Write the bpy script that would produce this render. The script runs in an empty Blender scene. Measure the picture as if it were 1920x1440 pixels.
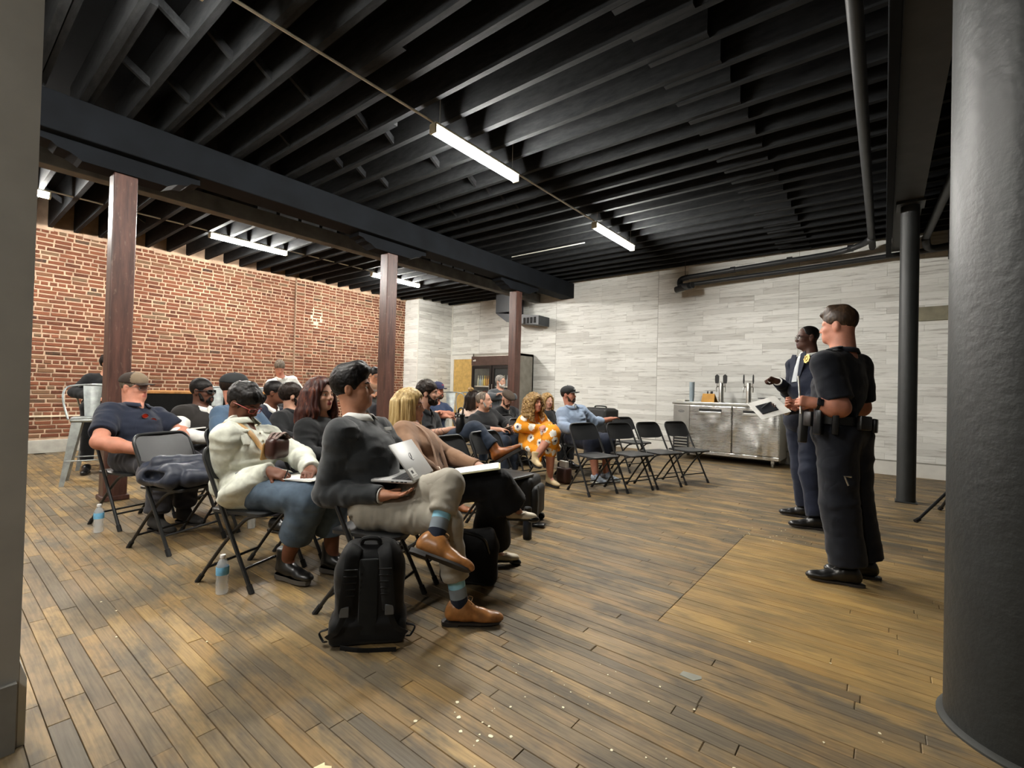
import bpy, bmesh, math, random
import numpy as np
from mathutils import Vector, Matrix
random.seed(7); RNG = np.random.default_rng(7)
S = bpy.context.scene
COL = S.collection
# ------------------------------------------------------------------ camera
FPX, ROLL, PITCH, YAW, CAMH = 883.4, 0.025953, 0.011978, -0.669004, 1.18
cam = bpy.data.cameras.new('camera'); cam.sensor_width = 36.0; cam.lens = 36.0 * FPX / 1920.0
cam.clip_start = 0.05; cam.clip_end = 60
camo = bpy.data.objects.new('camera', cam); COL.objects.link(camo); S.camera = camo
_f = Vector((math.sin(YAW) * math.cos(PITCH), math.cos(YAW) * math.cos(PITCH), math.sin(PITCH)))
_r0 = Vector((math.cos(YAW), -math.sin(YAW), 0)); _u0 = _r0.cross(_f)
_r = math.cos(ROLL) * _r0 + math.sin(ROLL) * _u0; _u = -math.sin(ROLL) * _r0 + math.cos(ROLL) * _u0
camo.matrix_world = Matrix(((_r.x, _u.x, -_f.x, 0), (_r.y, _u.y, -_f.y, 0), (_r.z, _u.z, -_f.z, CAMH), (0, 0, 0, 1)))
# ------------------------------------------------------------------ world, exposure
W = bpy.data.worlds.new('world'); S.world = W; W.use_nodes = True
W.node_tree.nodes['Background'].inputs[0].default_value = (0.95, 0.97, 1.0, 1)
W.node_tree.nodes['Background'].inputs[1].default_value = 0.03
S.view_settings.view_transform = 'Standard'; S.view_settings.look = 'None'
S.view_settings.exposure = 0.65; S.view_settings.gamma = 1.0; S.view_settings.use_curve_mapping = False
TUBE_POWER = 270.0
# two more suspended light rows stand behind the camera, as the rows in view do; their light
def area(name, loc, sx, sy, power, col=(1, .97, .92), rot=(0, 0, 0)):
    l = bpy.data.lights.new(name, 'AREA'); l.shape = 'RECTANGLE'; l.size = sx; l.size_y = sy; l.energy = power; l.color = col
    o = bpy.data.objects.new(name, l); o.location = loc; o.rotation_euler = rot; COL.objects.link(o); return o
area('tube_light_behind', (-3.2, -1.9, 3.42), .1, 1.25, 62)
area('tube_light_behind', (-0.6, -2.2, 3.42), .1, 1.25, 42)
area('tube_light_behind', (-8.4, -2.0, 3.42), .1, 1.25, 55)
S.cycles.use_denoising = True
S.cycles.max_bounces = 7; S.cycles.diffuse_bounces = 4; S.cycles.glossy_bounces = 3; S.cycles.transmission_bounces = 6; S.cycles.transparent_max_bounces = 6
S.cycles.sample_clamp_indirect = 4.0
S.cycles.caustics_reflective = False; S.cycles.caustics_refractive = False

# ------------------------------------------------------------------ materials
MATS = {}
def srgb(c):
    if isinstance(c, str):
        c = [int(c[i:i + 2], 16) / 255 for i in (0, 2, 4)]
    return tuple(x / 12.92 if x <= .04045 else ((x + .055) / 1.055) ** 2.4 for x in c)
class NT:
    def __init__(s, name):
        s.m = bpy.data.materials.new(name); s.m.use_nodes = True; s.t = s.m.node_tree
        s.b = s.t.nodes['Principled BSDF']
    def n(s, typ, **kw):
        x = s.t.nodes.new(typ)
        for k, v in kw.items(): setattr(x, k, v)
        return x
    def l(s, a, b): s.t.links.new(a, b)
    def coords(s, mode='Object', scale=(1, 1, 1)):
        if mode == 'World':
            g = s.n('ShaderNodeNewGeometry').outputs['Position']
        else:
            g = s.n('ShaderNodeTexCoord').outputs[mode]
        mp = s.n('ShaderNodeMapping'); mp.inputs['Scale'].default_value = scale
        s.l(g, mp.inputs['Vector']); return mp.outputs[0]
    def noise(s, vec, scale, detail=3, rough=.55):
        x = s.n('ShaderNodeTexNoise'); x.inputs['Scale'].default_value = scale; x.inputs['Detail'].default_value = detail
        x.inputs['Roughness'].default_value = rough
        s.l(vec, x.inputs['Vector']); return x.outputs['Fac']
    def ramp(s, fac, stops):
        r = s.n('ShaderNodeValToRGB'); e = r.color_ramp.elements
        while len(e) < len(stops): e.new(.5)
        for i, (p, c) in enumerate(stops):
            e[i].position = p; e[i].color = (*c, 1) if len(c) == 3 else c
        s.l(fac, r.inputs[0]); return r.outputs[0]
    def mix(s, fac, a, b, mode='MIX'):
        x = s.n('ShaderNodeMix'); x.data_type = 'RGBA'; x.blend_type = mode
        for i, v in ((0, fac), (6, a), (7, b)):
            if hasattr(v, 'node'): s.l(v, x.inputs[i])
            else: x.inputs[i].default_value = v if i == 0 else ((*v, 1) if len(v) == 3 else v)
        return x.outputs[2]
    def math(s, op, a, b=0.0):
        x = s.n('ShaderNodeMath', operation=op)
        for i, v in ((0, a), (1, b)):
            if hasattr(v, 'node'): s.l(v, x.inputs[i])
            else: x.inputs[i].default_value = v
        return x.outputs[0]
    def bump(s, h, strength=.3, dist=.01):
        x = s.n('ShaderNodeBump'); x.inputs['Strength'].default_value = strength; x.inputs['Distance'].default_value = dist
        s.l(h, x.inputs['Height']); s.l(x.outputs[0], s.b.inputs['Normal'])
    def set(s, **kw):
        for k, v in kw.items():
            k = {'col': 'Base Color', 'rough': 'Roughness', 'metal': 'Metallic', 'spec': 'Specular IOR Level', 'coat': 'Coat Weight',
                 'sheen': 'Sheen Weight', 'trans': 'Transmission Weight', 'alpha': 'Alpha', 'ior': 'IOR'}.get(k, k)
            if hasattr(v, 'node'): s.l(v, s.b.inputs[k])
            else: s.b.inputs[k].default_value = (*v, 1) if isinstance(v, tuple) and len(v) == 3 else v
def mat(name, col, rough=.55, metal=0., var=.12, scale=6., bump=0., bscale=60., stretch=(1, 1, 1), spec=.5, sheen=0., coat=0., mode='Object'):
    """plain procedural surface: colour with a little mottling and fine relief"""
    if name in MATS: return MATS[name]
    t = NT(name); c = srgb(col); v = t.coords(mode, stretch)
    n = t.noise(v, scale)
    lo = tuple(max(0, x * (1 - var * 1.6)) for x in c); hi = tuple(min(1, x * (1 + var * 1.6)) for x in c)
    t.set(col=t.ramp(n, [(.3, lo), (.7, hi)]), rough=rough, metal=metal, spec=spec, sheen=sheen, coat=coat)
    if bump: t.bump(t.noise(v, bscale, 4), bump, .004)
    MATS[name] = t.m; return t.m
def emat(name, col, strength):
    t = NT(name); t.set(col=(0, 0, 0)); t.b.inputs['Emission Color'].default_value = (*col, 1); t.b.inputs['Emission Strength'].default_value = strength
    return t.m

# ------------------------------------------------------------------ mesh builder
def rotm(axis, deg):
    return np.array(Matrix.Rotation(math.radians(deg), 3, axis))
def frame(d, up=(0, 0, 1)):
    d = np.array(d, float); d /= np.linalg.norm(d)
    u = np.array(up, float)
    if abs(d @ u) > .98: u = np.array((1., 0, 0))
    x = np.cross(u, d); x /= np.linalg.norm(x); y = np.cross(d, x)
    return x, y, d
class MB:
    def __init__(s): s.v = []; s.f = []; s.m = []; s.n = 0
    def add(s, v, f, mi=0):
        v = np.asarray(v, float); s.v.append(v)
        for q in f: s.f.append(tuple(int(i) + s.n for i in q)); s.m.append(mi)
        s.n += len(v); return s
    def box(s, lo, hi, mi=0, R=None, c=None):
        lo = np.array(lo, float); hi = np.array(hi, float)
        v = np.array([[(lo, hi)[i][0], (lo, hi)[j][1], (lo, hi)[k][2]] for i in (0, 1) for j in (0, 1) for k in (0, 1)])
        if R is not None: v = v @ np.array(R).T
        if c is not None: v = v + np.array(c)
        return s.add(v, [(0, 1, 3, 2), (4, 6, 7, 5), (0, 4, 5, 1), (2, 3, 7, 6), (0, 2, 6, 4), (1, 5, 7, 3)], mi)
    def rbox(s, lo, hi, r=.01, seg=2, mi=0, R=None, c=None):
        lo = np.array(lo, float); hi = np.array(hi, float); h = (hi - lo) / 2; r = min(r, min(h) * .98)
        bm = bmesh.new(); bmesh.ops.create_cube(bm, size=2)
        for v in bm.verts: v.co = Vector(np.array(v.co) * h)
        bmesh.ops.bevel(bm, geom=list(bm.edges), offset=r, segments=seg, affect='EDGES', profile=.5)
        bm.verts.index_update(); v = np.array([tuple(x.co) for x in bm.verts]) + (lo + hi) / 2; f = [[x.index for x in q.verts] for q in bm.faces]; bm.free()
        if R is not None: v = v @ np.array(R).T
        if c is not None: v = v + np.array(c)
        return s.add(v, f, mi)
    def tube(s, pts, r, n=8, mi=0, cap=True, flat=1.0, up=(0, 0, 1)):
        pts = [np.array(p, float) for p in pts]; rr = r if hasattr(r, '__len__') else [r] * len(pts)
        V = []; prev = None
        for i, p in enumerate(pts):
            d = (pts[min(i + 1, len(pts) - 1)] - pts[max(i - 1, 0)])
            if np.linalg.norm(d) < 1e-9: d = np.array((0, 0, 1.))
            if prev is None: x, y, z = frame(d, up)
            else:
                z = d / np.linalg.norm(d); x = prev - z * (prev @ z); x /= np.linalg.norm(x); y = np.cross(z, x)
            prev = x
            for k in range(n):
                a = 2 * math.pi * k / n
                V.append(p + rr[i] * (math.cos(a) * x + flat * math.sin(a) * y))
        F = []
        for i in range(len(pts) - 1):
            for k in range(n):
                F.append((i * n + k, i * n + (k + 1) % n, (i + 1) * n + (k + 1) % n, (i + 1) * n + k))
        if cap: F.append(tuple(range(n))[::-1]); F.append(tuple((len(pts) - 1) * n + k for k in range(n)))
        return s.add(V, F, mi)
    def cyl(s, a, b, r1, r2=None, n=16, mi=0): return s.tube([a, b], [r1, r1 if r2 is None else r2], n, mi)
    def lathe(s, prof, n=20, mi=0, c=(0, 0, 0), R=None, cap=True):
        V = []
        for r, z in prof:
            for k in range(n):
                a = 2 * math.pi * k / n; V.append((r * math.cos(a), r * math.sin(a), z))
        V = np.array(V)
        if R is not None: V = V @ np.array(R).T
        V = V + np.array(c); F = []
        for i in range(len(prof) - 1):
            for k in range(n): F.append((i * n + k, i * n + (k + 1) % n, (i + 1) * n + (k + 1) % n, (i + 1) * n + k))
        if cap: F.append(tuple(range(n))[::-1]); F.append(tuple((len(prof) - 1) * n + k for k in range(n)))
        return s.add(V, F, mi)
    def prism(s, poly, h0, h1, mi=0, R=None, c=None):
        """poly in xy, extruded along z"""
        n = len(poly); V = np.array([(x, y, h0) for x, y in poly] + [(x, y, h1) for x, y in poly], float)
        if R is not None: V = V @ np.array(R).T
        if c is not None: V = V + np.array(c)
        return s.add(V, [tuple(range(n))[::-1], tuple(range(n, 2 * n))] + [(i, (i + 1) % n, (i + 1) % n + n, i + n) for i in range(n)], mi)
    def sphere(s, c, r, n=10, mi=0, R=None):
        r = np.array(r if hasattr(r, '__len__') else (r, r, r), float); prof = [(math.sin(a), -math.cos(a)) for a in np.linspace(.02, math.pi - .02, max(5, n // 2 + 2))]
        V = []
        for q, z in prof:
            for k in range(n): V.append((q * math.cos(2 * math.pi * k / n), q * math.sin(2 * math.pi * k / n), z))
        V = np.array(V) * r
        if R is not None: V = V @ np.array(R).T
        m = len(prof); F = [(i * n + k, i * n + (k + 1) % n, (i + 1) * n + (k + 1) % n, (i + 1) * n + k) for i in range(m - 1) for k in range(n)]
        F += [tuple(range(n))[::-1], tuple((m - 1) * n + k for k in range(n))]
        return s.add(V + np.array(c), F, mi)
    def mesh(s, name, mats, smooth=False, angle=None):
        me = bpy.data.meshes.new(name); v = np.concatenate(s.v) if s.v else np.zeros((0, 3))
        me.from_pydata(v.tolist(), [], s.f)
        for m in (mats if isinstance(mats, (list, tuple)) else [mats]): me.materials.append(m)
        if len(me.materials) > 1: me.polygons.foreach_set('material_index', s.m)
        if smooth:
            me.polygons.foreach_set('use_smooth', [True] * len(me.polygons))
            if angle: me.set_sharp_from_angle(angle=math.radians(angle))
        me.update(); return me
    def obj(s, name, mats, parent=None, smooth=False, angle=35, loc=None):
        return link(name, s.mesh(name, mats, smooth, angle), parent, loc)
def link(name, me, parent=None, loc=None):
    o = bpy.data.objects.new(name, me); COL.objects.link(o)
    if parent is not None: o.parent = parent
    if loc is not None: o.location = loc
    return o
def tag(o, label, cat, group=None):
    o['label'] = label; o['category'] = cat
    if group: o['group'] = group
    return o
def thing(name, label, cat, loc=(0, 0, 0), rz=0, group=None):
    o = link(name, None); o.location = loc; o.rotation_euler = (0, 0, math.radians(rz)); o.empty_display_size = .1
    return tag(o, label, cat, group)
def struct(o): o['kind'] = 'structure'; return o
def copy_tree(o, parent=None):
    c = o.copy(); COL.objects.link(c)
    if parent is not None: c.parent = parent
    for ch in o.children: copy_tree(ch, c)
    return c
def smoothpath(pts, n=6):
    """Catmull-Rom through points"""
    P = [np.array(p, float) for p in pts]; P = [2 * P[0] - P[1]] + P + [2 * P[-1] - P[-2]]; out = []
    for i in range(1, len(P) - 2):
        for t in np.linspace(0, 1, n, endpoint=False):
            a, b, c, d = P[i - 1], P[i], P[i + 1], P[i + 2]
            out.append(.5 * (2 * b + (c - a) * t + (2 * a - 5 * b + 4 * c - d) * t * t + (3 * b - a - 3 * c + d) * t ** 3))
    out.append(P[-2]); return out
def text(name, body, size, material, parent, M, extrude=.0006):
    """raised lettering as a mesh"""
    cu = bpy.data.curves.new(name, 'FONT'); cu.body = body; cu.size = size; cu.extrude = extrude; cu.align_x = 'CENTER'; cu.align_y = 'CENTER'
    o = bpy.data.objects.new(name, cu); COL.objects.link(o)
    me = bpy.data.meshes.new_from_object(o.evaluated_get(bpy.context.evaluated_depsgraph_get())); bpy.data.objects.remove(o)
    me.materials.clear(); me.materials.append(material); me.transform(Matrix(M)); return link(name, me, parent)
# ================================================================== SETTING
YB, XL, ZJ, ZC = 9.5, -10.3, 3.70, 3.99          # back wall, brick wall, joist underside, ceiling boards
# ---- floor boards
def plank_material(name, ramp, dark):
    t = NT(name)
    oi = t.n('ShaderNodeObjectInfo').outputs['Random']; at = t.n('ShaderNodeAttribute'); at.attribute_name = 'tone'
    v = t.math('FRACT', t.math('ADD', t.math('MULTIPLY', oi, 7.31), at.outputs['Fac']))
    base = t.ramp(v, ramp)
    pos = t.coords('World', (1, 1, 1))
    big = t.noise(pos, .9, 4, .6); mid = t.noise(t.coords('World', (1.2, 3.2, 1)), 2.2, 4, .65)
    grain = t.noise(t.coords('World', (5, 110, 5)), 1.0, 5, .6)
    c = t.mix(t.ramp(mid, [(.42, (0, 0, 0)), (.62, (1, 1, 1))]), base, dark)
    c = t.mix(t.ramp(big, [(.44, (.0, .0, .0)), (.85, (.5, .5, .5))]), c, (.085, .075, .062))
    c = t.mix(.55, c, t.ramp(grain, [(.3, (.45, .43, .41)), (.62, (1.2, 1.18, 1.16))]), 'MULTIPLY')
    t.set(col=c, rough=t.ramp(mid, [(.3, (.44, .44, .44)), (.7, (.62, .62, .62))]), spec=.3)
    t.bump(grain, .12, .002); return t.m
M_PLANK = plank_material('worn_floor_board', [(0, srgb('6a5b45')), (.2, srgb('94774a')), (.42, srgb('79684c')), (.62, srgb('a58857')), (.82, srgb('88724e')), (1, srgb('5f5748'))], srgb('625847'))
M_PLANK2 = plank_material('newer_floor_board', [(0, srgb('937a50')), (.4, srgb('ad8c54')), (.7, srgb('927445')), (1, srgb('b2935a'))], srgb('857049'))
floor = struct(MB().box((-11.2, -4, -.12), (4.4, 10.2, -.012)).obj('floor', mat('floor_gap', '5d4f3a', .9)))
fp = MB()
# unit board: 1 long, 1 wide, chamfered
def unit_board(m):
    b = MB(); e = .022
    return b.add([(0, 0, -1), (1, 0, -1), (1, 1, -1), (0, 1, -1), (0, 0, -.25), (1, 0, -.25), (1, 1, -.25), (0, 1, -.25), (e * .1, e, 0), (1 - e * .1, e, 0), (1 - e * .1, 1 - e, 0), (e * .1, 1 - e, 0)],
      [(0, 1, 5, 4), (1, 2, 6, 5), (2, 3, 7, 6), (3, 0, 4, 7), (4, 5, 9, 8), (5, 6, 10, 9), (6, 7, 11, 10), (7, 4, 8, 11), (8, 9, 10, 11)]).mesh('board', m)
UB1, UB2 = unit_board(M_PLANK), unit_board(M_PLANK2)
BW = .0605
boards = []
y = -2.6; row = 0
while y < YB + .1:
    x = -10.9 + random.random() * .9
    while x < 3.2:
        L = random.uniform(.35, 1.0) if (y < 1.5 and x < -1.2) else random.uniform(.7, 2.0)
        x1 = min(x + L, 3.3); new = False
        if 2.42 < y < 4.36 and x1 > -.91 and x < 3:
            if x < -.91: x1 = -.91
            else: new = True
        boards.append((x, x1, y, new)); x = x1
    y += BW
def in_view(p):
    q = Vector(p) - Vector((0, 0, CAMH)); z = q.dot(_f)
    return z > .4 and abs(q.dot(_r)) / z < 1.09 and abs(q.dot(_u)) / z < .83
def score(b):
    c = ((b[0] + b[1]) / 2, b[2] + BW / 2, 0); d2 = c[0] ** 2 + c[1] ** 2 + CAMH ** 2
    vis = in_view(c) or in_view((b[0], b[2], 0)) or in_view((b[1], b[2], 0))
    return (b[1] - b[0]) / d2 if vis else 0
boards.sort(key=score, reverse=True)
stf = {False: MB(), True: MB()}; tones = {False: [], True: []}
uv = np.array([v.co[:] for v in UB1.vertices]); uf = [tuple(p.vertices) for p in UB1.polygons]
for i, (x0, x1, yy, new) in enumerate(boards):
    lift = random.uniform(-.0012, .0012)
    if i < 300:
        o = link('floor_board', UB2 if new else UB1, floor); o.location = (x0 + .0006, yy + .0006, lift); o.scale = (x1 - x0 - .0012, BW - .0012, .011)
    elif x1 > -10.4 and yy > -.9:
        stf[new].add(uv * (x1 - x0 - .0012, BW - .0012, .011) + (x0 + .0006, yy + .0006, lift), uf); tones[new] += [random.random()] * len(uf)
for new in (False, True):
    me = stf[new].mesh('floor_boards', M_PLANK2 if new else M_PLANK)
    a = me.attributes.new('tone', 'FLOAT', 'FACE'); a.data.foreach_set('value', tones[new])
    o = link('floor_boards', me, floor); o['kind'] = 'stuff'
# paint flecks dried on the boards
pm = MB()
for cx, cy, n, sp, rr in ((-1.0, 1.58, 16, .2, .006), (-.62, 1.5, 14, .25, .006), (-1.12, 1.27, 14, .1, .009), (-.72, 4.62, 22, .16, .006), (-2.5, .9, 6, .7, .005), (-.2, 1.9, 8, .4, .006), (-3.0, .75, 6, .6, .005)):
    for _ in range(n):
        px_, py_ = cx + random.gauss(0, sp), cy + random.gauss(0, sp); r_ = rr * random.uniform(.3, 1.15); k = 7
        a0 = random.random() * 6
        pm.prism([(px_ + r_ * random.uniform(.6, 1.2) * math.cos(a0 + 6.283 * j / k), py_ + r_ * random.uniform(.6, 1.2) * math.sin(a0 + 6.283 * j / k)) for j in range(k)], .0012, .0026)
o = pm.obj('paint_flecks', mat('dried_cream_paint', 'e6dfc0', .7), floor); o['kind'] = 'stuff'

# ---- brick wall, left
M_MORTAR = mat('tan_mortar', 'a58c76', .95, var=.18, scale=5, bump=.6, bscale=90, mode='World')
t = NT('old_red_brick')
oi = t.n('ShaderNodeObjectInfo').outputs['Random']; at = t.n('ShaderNodeAttribute'); at.attribute_name = 'tone'
v = t.math('FRACT', t.math('ADD', t.math('MULTIPLY', oi, 5.77), at.outputs['Fac']))
c = t.ramp(v, [(0, srgb('482a1f')), (.18, srgb('603a2a')), (.45, srgb('724632')), (.7, srgb('5b3527')), (.86, srgb('6c4e39')), (.97, srgb('645340')), (1, srgb('322521'))])
wp = t.coords('World')
c = t.mix(t.ramp(t.noise(wp, 26, 4, .6), [(.45, (0, 0, 0)), (.8, (.8, .8, .8))]), c, srgb('6b4634'))
t.set(col=c, rough=.9, spec=.2); t.bump(t.noise(wp, 55, 5, .7), .7, .006); M_BRICK = t.m
wl = struct(MB().box((XL - .3, -4, 0), (XL, YB + .6, 4.1)).box((XL - .01, 5.18, .25), (XL + .05, 5.97, 3.55)).obj('wall_left', M_MORTAR))
def unit_brick(k):
    r = random.Random(k); b = MB(); e = .10
    V = [(0, y, z) for z in (0, 1) for y in (0, 1)]
    j = lambda s: r.uniform(-s, s)
    V = [(0, 0 + j(.02), 0 + j(.05)), (0, 1 + j(.02), 0 + j(.05)), (0, 1 + j(.02), 1 + j(.05)), (0, 0 + j(.02), 1 + j(.05))]
    F_ = [(1, y + (.03 if y < .5 else -.03) + j(.012), z + (e if z < .5 else -e) + j(.05)) for _, y, z in V]
    m_ = [(.55, y, z) for _, y, z in V]
    V = V + m_ + F_
    f = [(i, (i + 1) % 4, (i + 1) % 4 + 4, i + 4) for i in range(4)] + [(i + 4, (i + 1) % 4 + 4, (i + 1) % 4 + 8, i + 8) for i in range(4)] + [(8, 9, 10, 11)]
    return b.add(V, f).mesh('brick', M_BRICK, True, 50)
UBR = [unit_brick(i) for i in range(6)]
bricks = []; CH = .068; z = .245; row = 0
while z < 3.50:
    head = (row % 6 == 5)
    for g0, g1, dx in ((-.6 - random.random() * .2, 5.18, 0), (5.18, 5.97, .05), (5.97, 8.4, 0)):
        yy = g0
        while yy < g1 - .03:
            L = (.098 if head else .205) * random.uniform(.92, 1.06)
            if random.random() < .14: L = .1
            if g1 - yy - L < .06: L = g1 - yy
            bricks.append((yy, yy + L, z, dx)); yy += L
    z += CH; row += 1
bricks.sort(key=lambda b: (b[1] - b[0]) / ((b[0]) ** 2 + 106) if b[0] > .95 else 0, reverse=True)
bs = MB(); tn = []
UBV = [(np.array([v.co[:] for v in m.vertices]), [tuple(p.vertices) for p in m.polygons]) for m in UBR]
for i, (y0, y1, z, dx) in enumerate(bricks):
    k = random.randrange(6); pr = random.uniform(.007, .016); sc = (pr, y1 - y0 - .020, CH - .0195); lo = (XL + dx - .001, y0 + .010, z + .002 + random.uniform(-.003, .003))
    if i < 300:
        o = link('brick', UBR[k], wl); o.location = lo; o.scale = sc
    else:
        bs.add(UBV[k][0] * sc + lo, UBV[k][1]); tn += [random.random()] * len(UBV[k][1])
me = bs.mesh('bricks', M_BRICK, True, 50); a = me.attributes.new('tone', 'FLOAT', 'FACE'); a.data.foreach_set('value', tn)
o = link('bricks', me, wl); o['kind'] = 'stuff'
# pale repair patch on the pier, mortar ledge, top course of rough mortar
pp = MB()
pp.prism([(5.66 + .15 * math.cos(a) * random.uniform(.85, 1.1), 2.72 + .27 * math.sin(a) * random.uniform(.9, 1.1)) for a in np.linspace(0, 6.1, 12)], 0, .008, R=np.array([[0, 0, 1], [1, 0, 0], [0, 1, 0]]), c=(XL + .05, 0, 0))
pp.obj('mortar_patch', mat('pale_plaster', 'b9ab90', .9, bump=.4), wl)
lm = MB(); lm.box((XL, -1, .565), (XL + .03, 5.18, .59)); lm.obj('ledge', mat('pale_ledge', 'c3b49c', .8), wl)
tp = MB(); yy = -1
while yy < 8.3:
    L = random.uniform(.15, .5); tp.box((XL, yy, 3.47 + random.uniform(0, .03)), (XL + random.uniform(.008, .03), yy + L, 3.56)); yy += L
tp.obj('mortar_cap', M_MORTAR, wl)
struct(MB().rbox((XL, -2, 0), (XL + .03, 8.2, .205), .006).obj('baseboard_left', mat('grey_baseboard', 'a5a39a', .6)))

# ---- whitewashed plank walls
t = NT('whitewashed_plank')
oi = t.n('ShaderNodeObjectInfo').outputs['Random']; at = t.n('ShaderNodeAttribute'); at.attribute_name = 'tone'
v = t.math('FRACT', t.math('ADD', t.math('MULTIPLY', oi, 9.13), at.outputs['Fac']))
base = t.ramp(v, [(0, srgb('dadad4')), (.4, srgb('ebebe6')), (.75, srgb('e3e3dd')), (1, srgb('cbcac4'))])
gp = t.n('ShaderNodeNewGeometry').outputs['Position']; sp = t.n('ShaderNodeSeparateXYZ'); t.l(gp, sp.inputs[0])
cb = t.n('ShaderNodeCombineXYZ'); t.l(t.math('ADD', sp.outputs[0], sp.outputs[1]), cb.inputs[0]); t.l(sp.outputs[2], cb.inputs[1]); t.l(t.math('MULTIPLY', v, 5.), cb.inputs[2])
def mp_(sc):
    m_ = t.n('ShaderNodeMapping'); m_.inputs['Scale'].default_value = sc; t.l(cb.outputs[0], m_.inputs[0]); return m_.outputs[0]
streak = t.noise(mp_((2.2, 26, 1)), 1.0, 5, .62); fine = t.noise(mp_((7, 120, 1)), 1.0, 4, .6)
c = t.mix(t.ramp(streak, [(.54, (0, 0, 0)), (.70, (.8, .8, .8))]), base, srgb('a09c94'))
c = t.mix(.35, c, t.ramp(fine, [(.3, (.78, .77, .75)), (.6, (1.08, 1.08, 1.08))]), 'MULTIPLY')
t.set(col=c, rough=.55, spec=.35); t.bump(streak, .15, .003); M_WPLANK = t.m
M_GAP = mat('grey_joint', '96938a', .9)
M_WTRIM = mat('white_trim', 'dcdad2', .5, var=.04)
def unit_wplank():
    b = MB(); e = .03
    return b.add([(0, 0, 0), (1, 0, 0), (1, 0, 1), (0, 0, 1), (.003, -1, e), (.997, -1, e), (.997, -1, 1 - e), (.003, -1, 1 - e)], [(0, 1, 5, 4), (1, 2, 6, 5), (2, 3, 7, 6), (3, 0, 4, 7), (4, 5, 6, 7)]).mesh('wall_plank', M_WPLANK)
UWP = unit_wplank(); uwv = np.array([v.co[:] for v in UWP.vertices]); uwf = [tuple(p.vertices) for p in UWP.polygons]
wb = struct(MB().box((-10.9, YB, 0), (4.4, YB + .25, 4.1)).obj('wall_back', M_GAP))
PL = []; z = .23; row = 0; seams = [-9.74, -8.68, -6.206, -3.70, -1.19, 1.3, 3.8]
while z < 3.78:
    for s0, s1 in zip(seams[:-1], seams[1:]):
        x = s0 + .003
        while x < s1 - .003:
            L = random.choice((.45, .6, .75, .9, 1.2)); x1 = min(x + L, s1 - .003)
            if s1 - .003 - x1 < .15: x1 = s1 - .003
            PL.append((x, x1, z)); x = x1 + .001
    z += .1
PL = [p for p in PL if not (p[0] < -8.75 and p[2] < 2.1)]
PL.sort(key=lambda p: (p[1] - p[0]) * (1 if p[0] < .9 else .01) / (p[0] ** 2 + 95), reverse=True)
ws = MB(); tn = []
for i, (x0, x1, z) in enumerate(PL):
    sc = (x1 - x0, .003 + random.uniform(-.001, .001), .0985); lo = (x0, YB, z + .001)
    if i < 300:
        o = link('wall_plank', UWP, wb); o.location = lo; o.scale = sc
    else:
        ws.add(uwv * sc + lo, uwf); tn += [random.random()] * len(uwf)
me = ws.mesh('wall_planks', M_WPLANK); a = me.attributes.new('tone', 'FLOAT', 'FACE'); a.data.foreach_set('value', tn)
o = link('wall_planks', me, wb); o['kind'] = 'stuff'
# plank-clad box in the far left corner
YX, XB = 8.24, -9.74
cw = struct(MB().box((XL - .2, YX, 0), (XB, YB, 4.05)).obj('wall_corner', M_GAP))
cs = MB(); tn = []; z = .02
Rz90 = rotm('Z', 90)
while z < 3.8:
    for face in (0, 1):
        a0, a1 = (XL - .2, XB - .004) if face == 0 else (YX + .004, YB - .005); x = a0
        while x < a1 - .01:
            x1 = min(x + random.choice((.45, .6, .75, .9)), a1)
            vv = uwv * (x1 - x - .001, .005, .098)
            if face == 0: vv = vv + (x, YX, z + .001)
            else: vv = vv @ Rz90.T + (XB, x, z + .001)
            cs.add(vv, uwf); tn += [random.random()] * len(uwf); x = x1
    z += .1
me = cs.mesh('wall_planks', M_WPLANK); a = me.attributes.new('tone', 'FLOAT', 'FACE'); a.data.foreach_set('value', tn)
o = link('wall_planks', me, cw); o['kind'] = 'stuff'
struct(MB().box((XB - .012, YX - .012, 0), (XB + .012, YX + .012, 3.75)).obj('trim_1', M_WTRIM))
struct(MB().box((XB + .004, YB - .028, 0), (XB + .028, YB - .004, 3.75)).obj('trim_2', M_WTRIM))
bb = MB(); bb.rbox((-8.6, YB - .022, 0), (4.2, YB - .004, .21), .004); struct(bb.obj('baseboard_back', M_WTRIM))
# greyish pocket band at the right end of the back wall
struct(MB().box((.36, YB - .035, 2.39), (2.4, YB - .003, 2.60)).obj('trim_3', mat('olive_grey_board', '85806c', .7)))
# door beside the drinks fridge
door = struct(MB().box((-9.58, YB - .05, 0), (-8.75, YB - .005, 1.99)).obj('door_1', mat('tan_door_panel', 'c9a55f', .55, var=.12, scale=9)))
fr = MB(); fr.box((-9.70, YB - .07, 0), (-9.58, YB - .002, 2.11)); fr.box((-9.58, YB - .07, 1.99), (-8.5, YB - .002, 2.11)); fr.box((-8.75, YB - .07, 0), (-8.63, YB - .002, 1.99))
fr.obj('door_frame', M_WTRIM, door)
hk = MB().sphere((-8.83, YB - .1, 1.0), .028).cyl((-8.83, YB - .05, 1.0), (-8.83, YB - .1, 1.0), .012).obj('door_knob', mat('brushed_steel', 'b5b5b2', .3, 1.), door, True)

# ---- other walls (room shell behind and beside the camera)
M_PAINT = mat('grey_wall_paint', 'aaa79e', .75, var=.05, bump=.1)
struct(MB().box((-11, -4.2, 0), (4.4, -4, 4.1)).obj('wall_front', M_PAINT))
struct(MB().box((3.2, -4, 0), (3.4, YB, 4.1)).obj('wall_right', mat('dark_grey_wall', '4a4a48', .8)))
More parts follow.
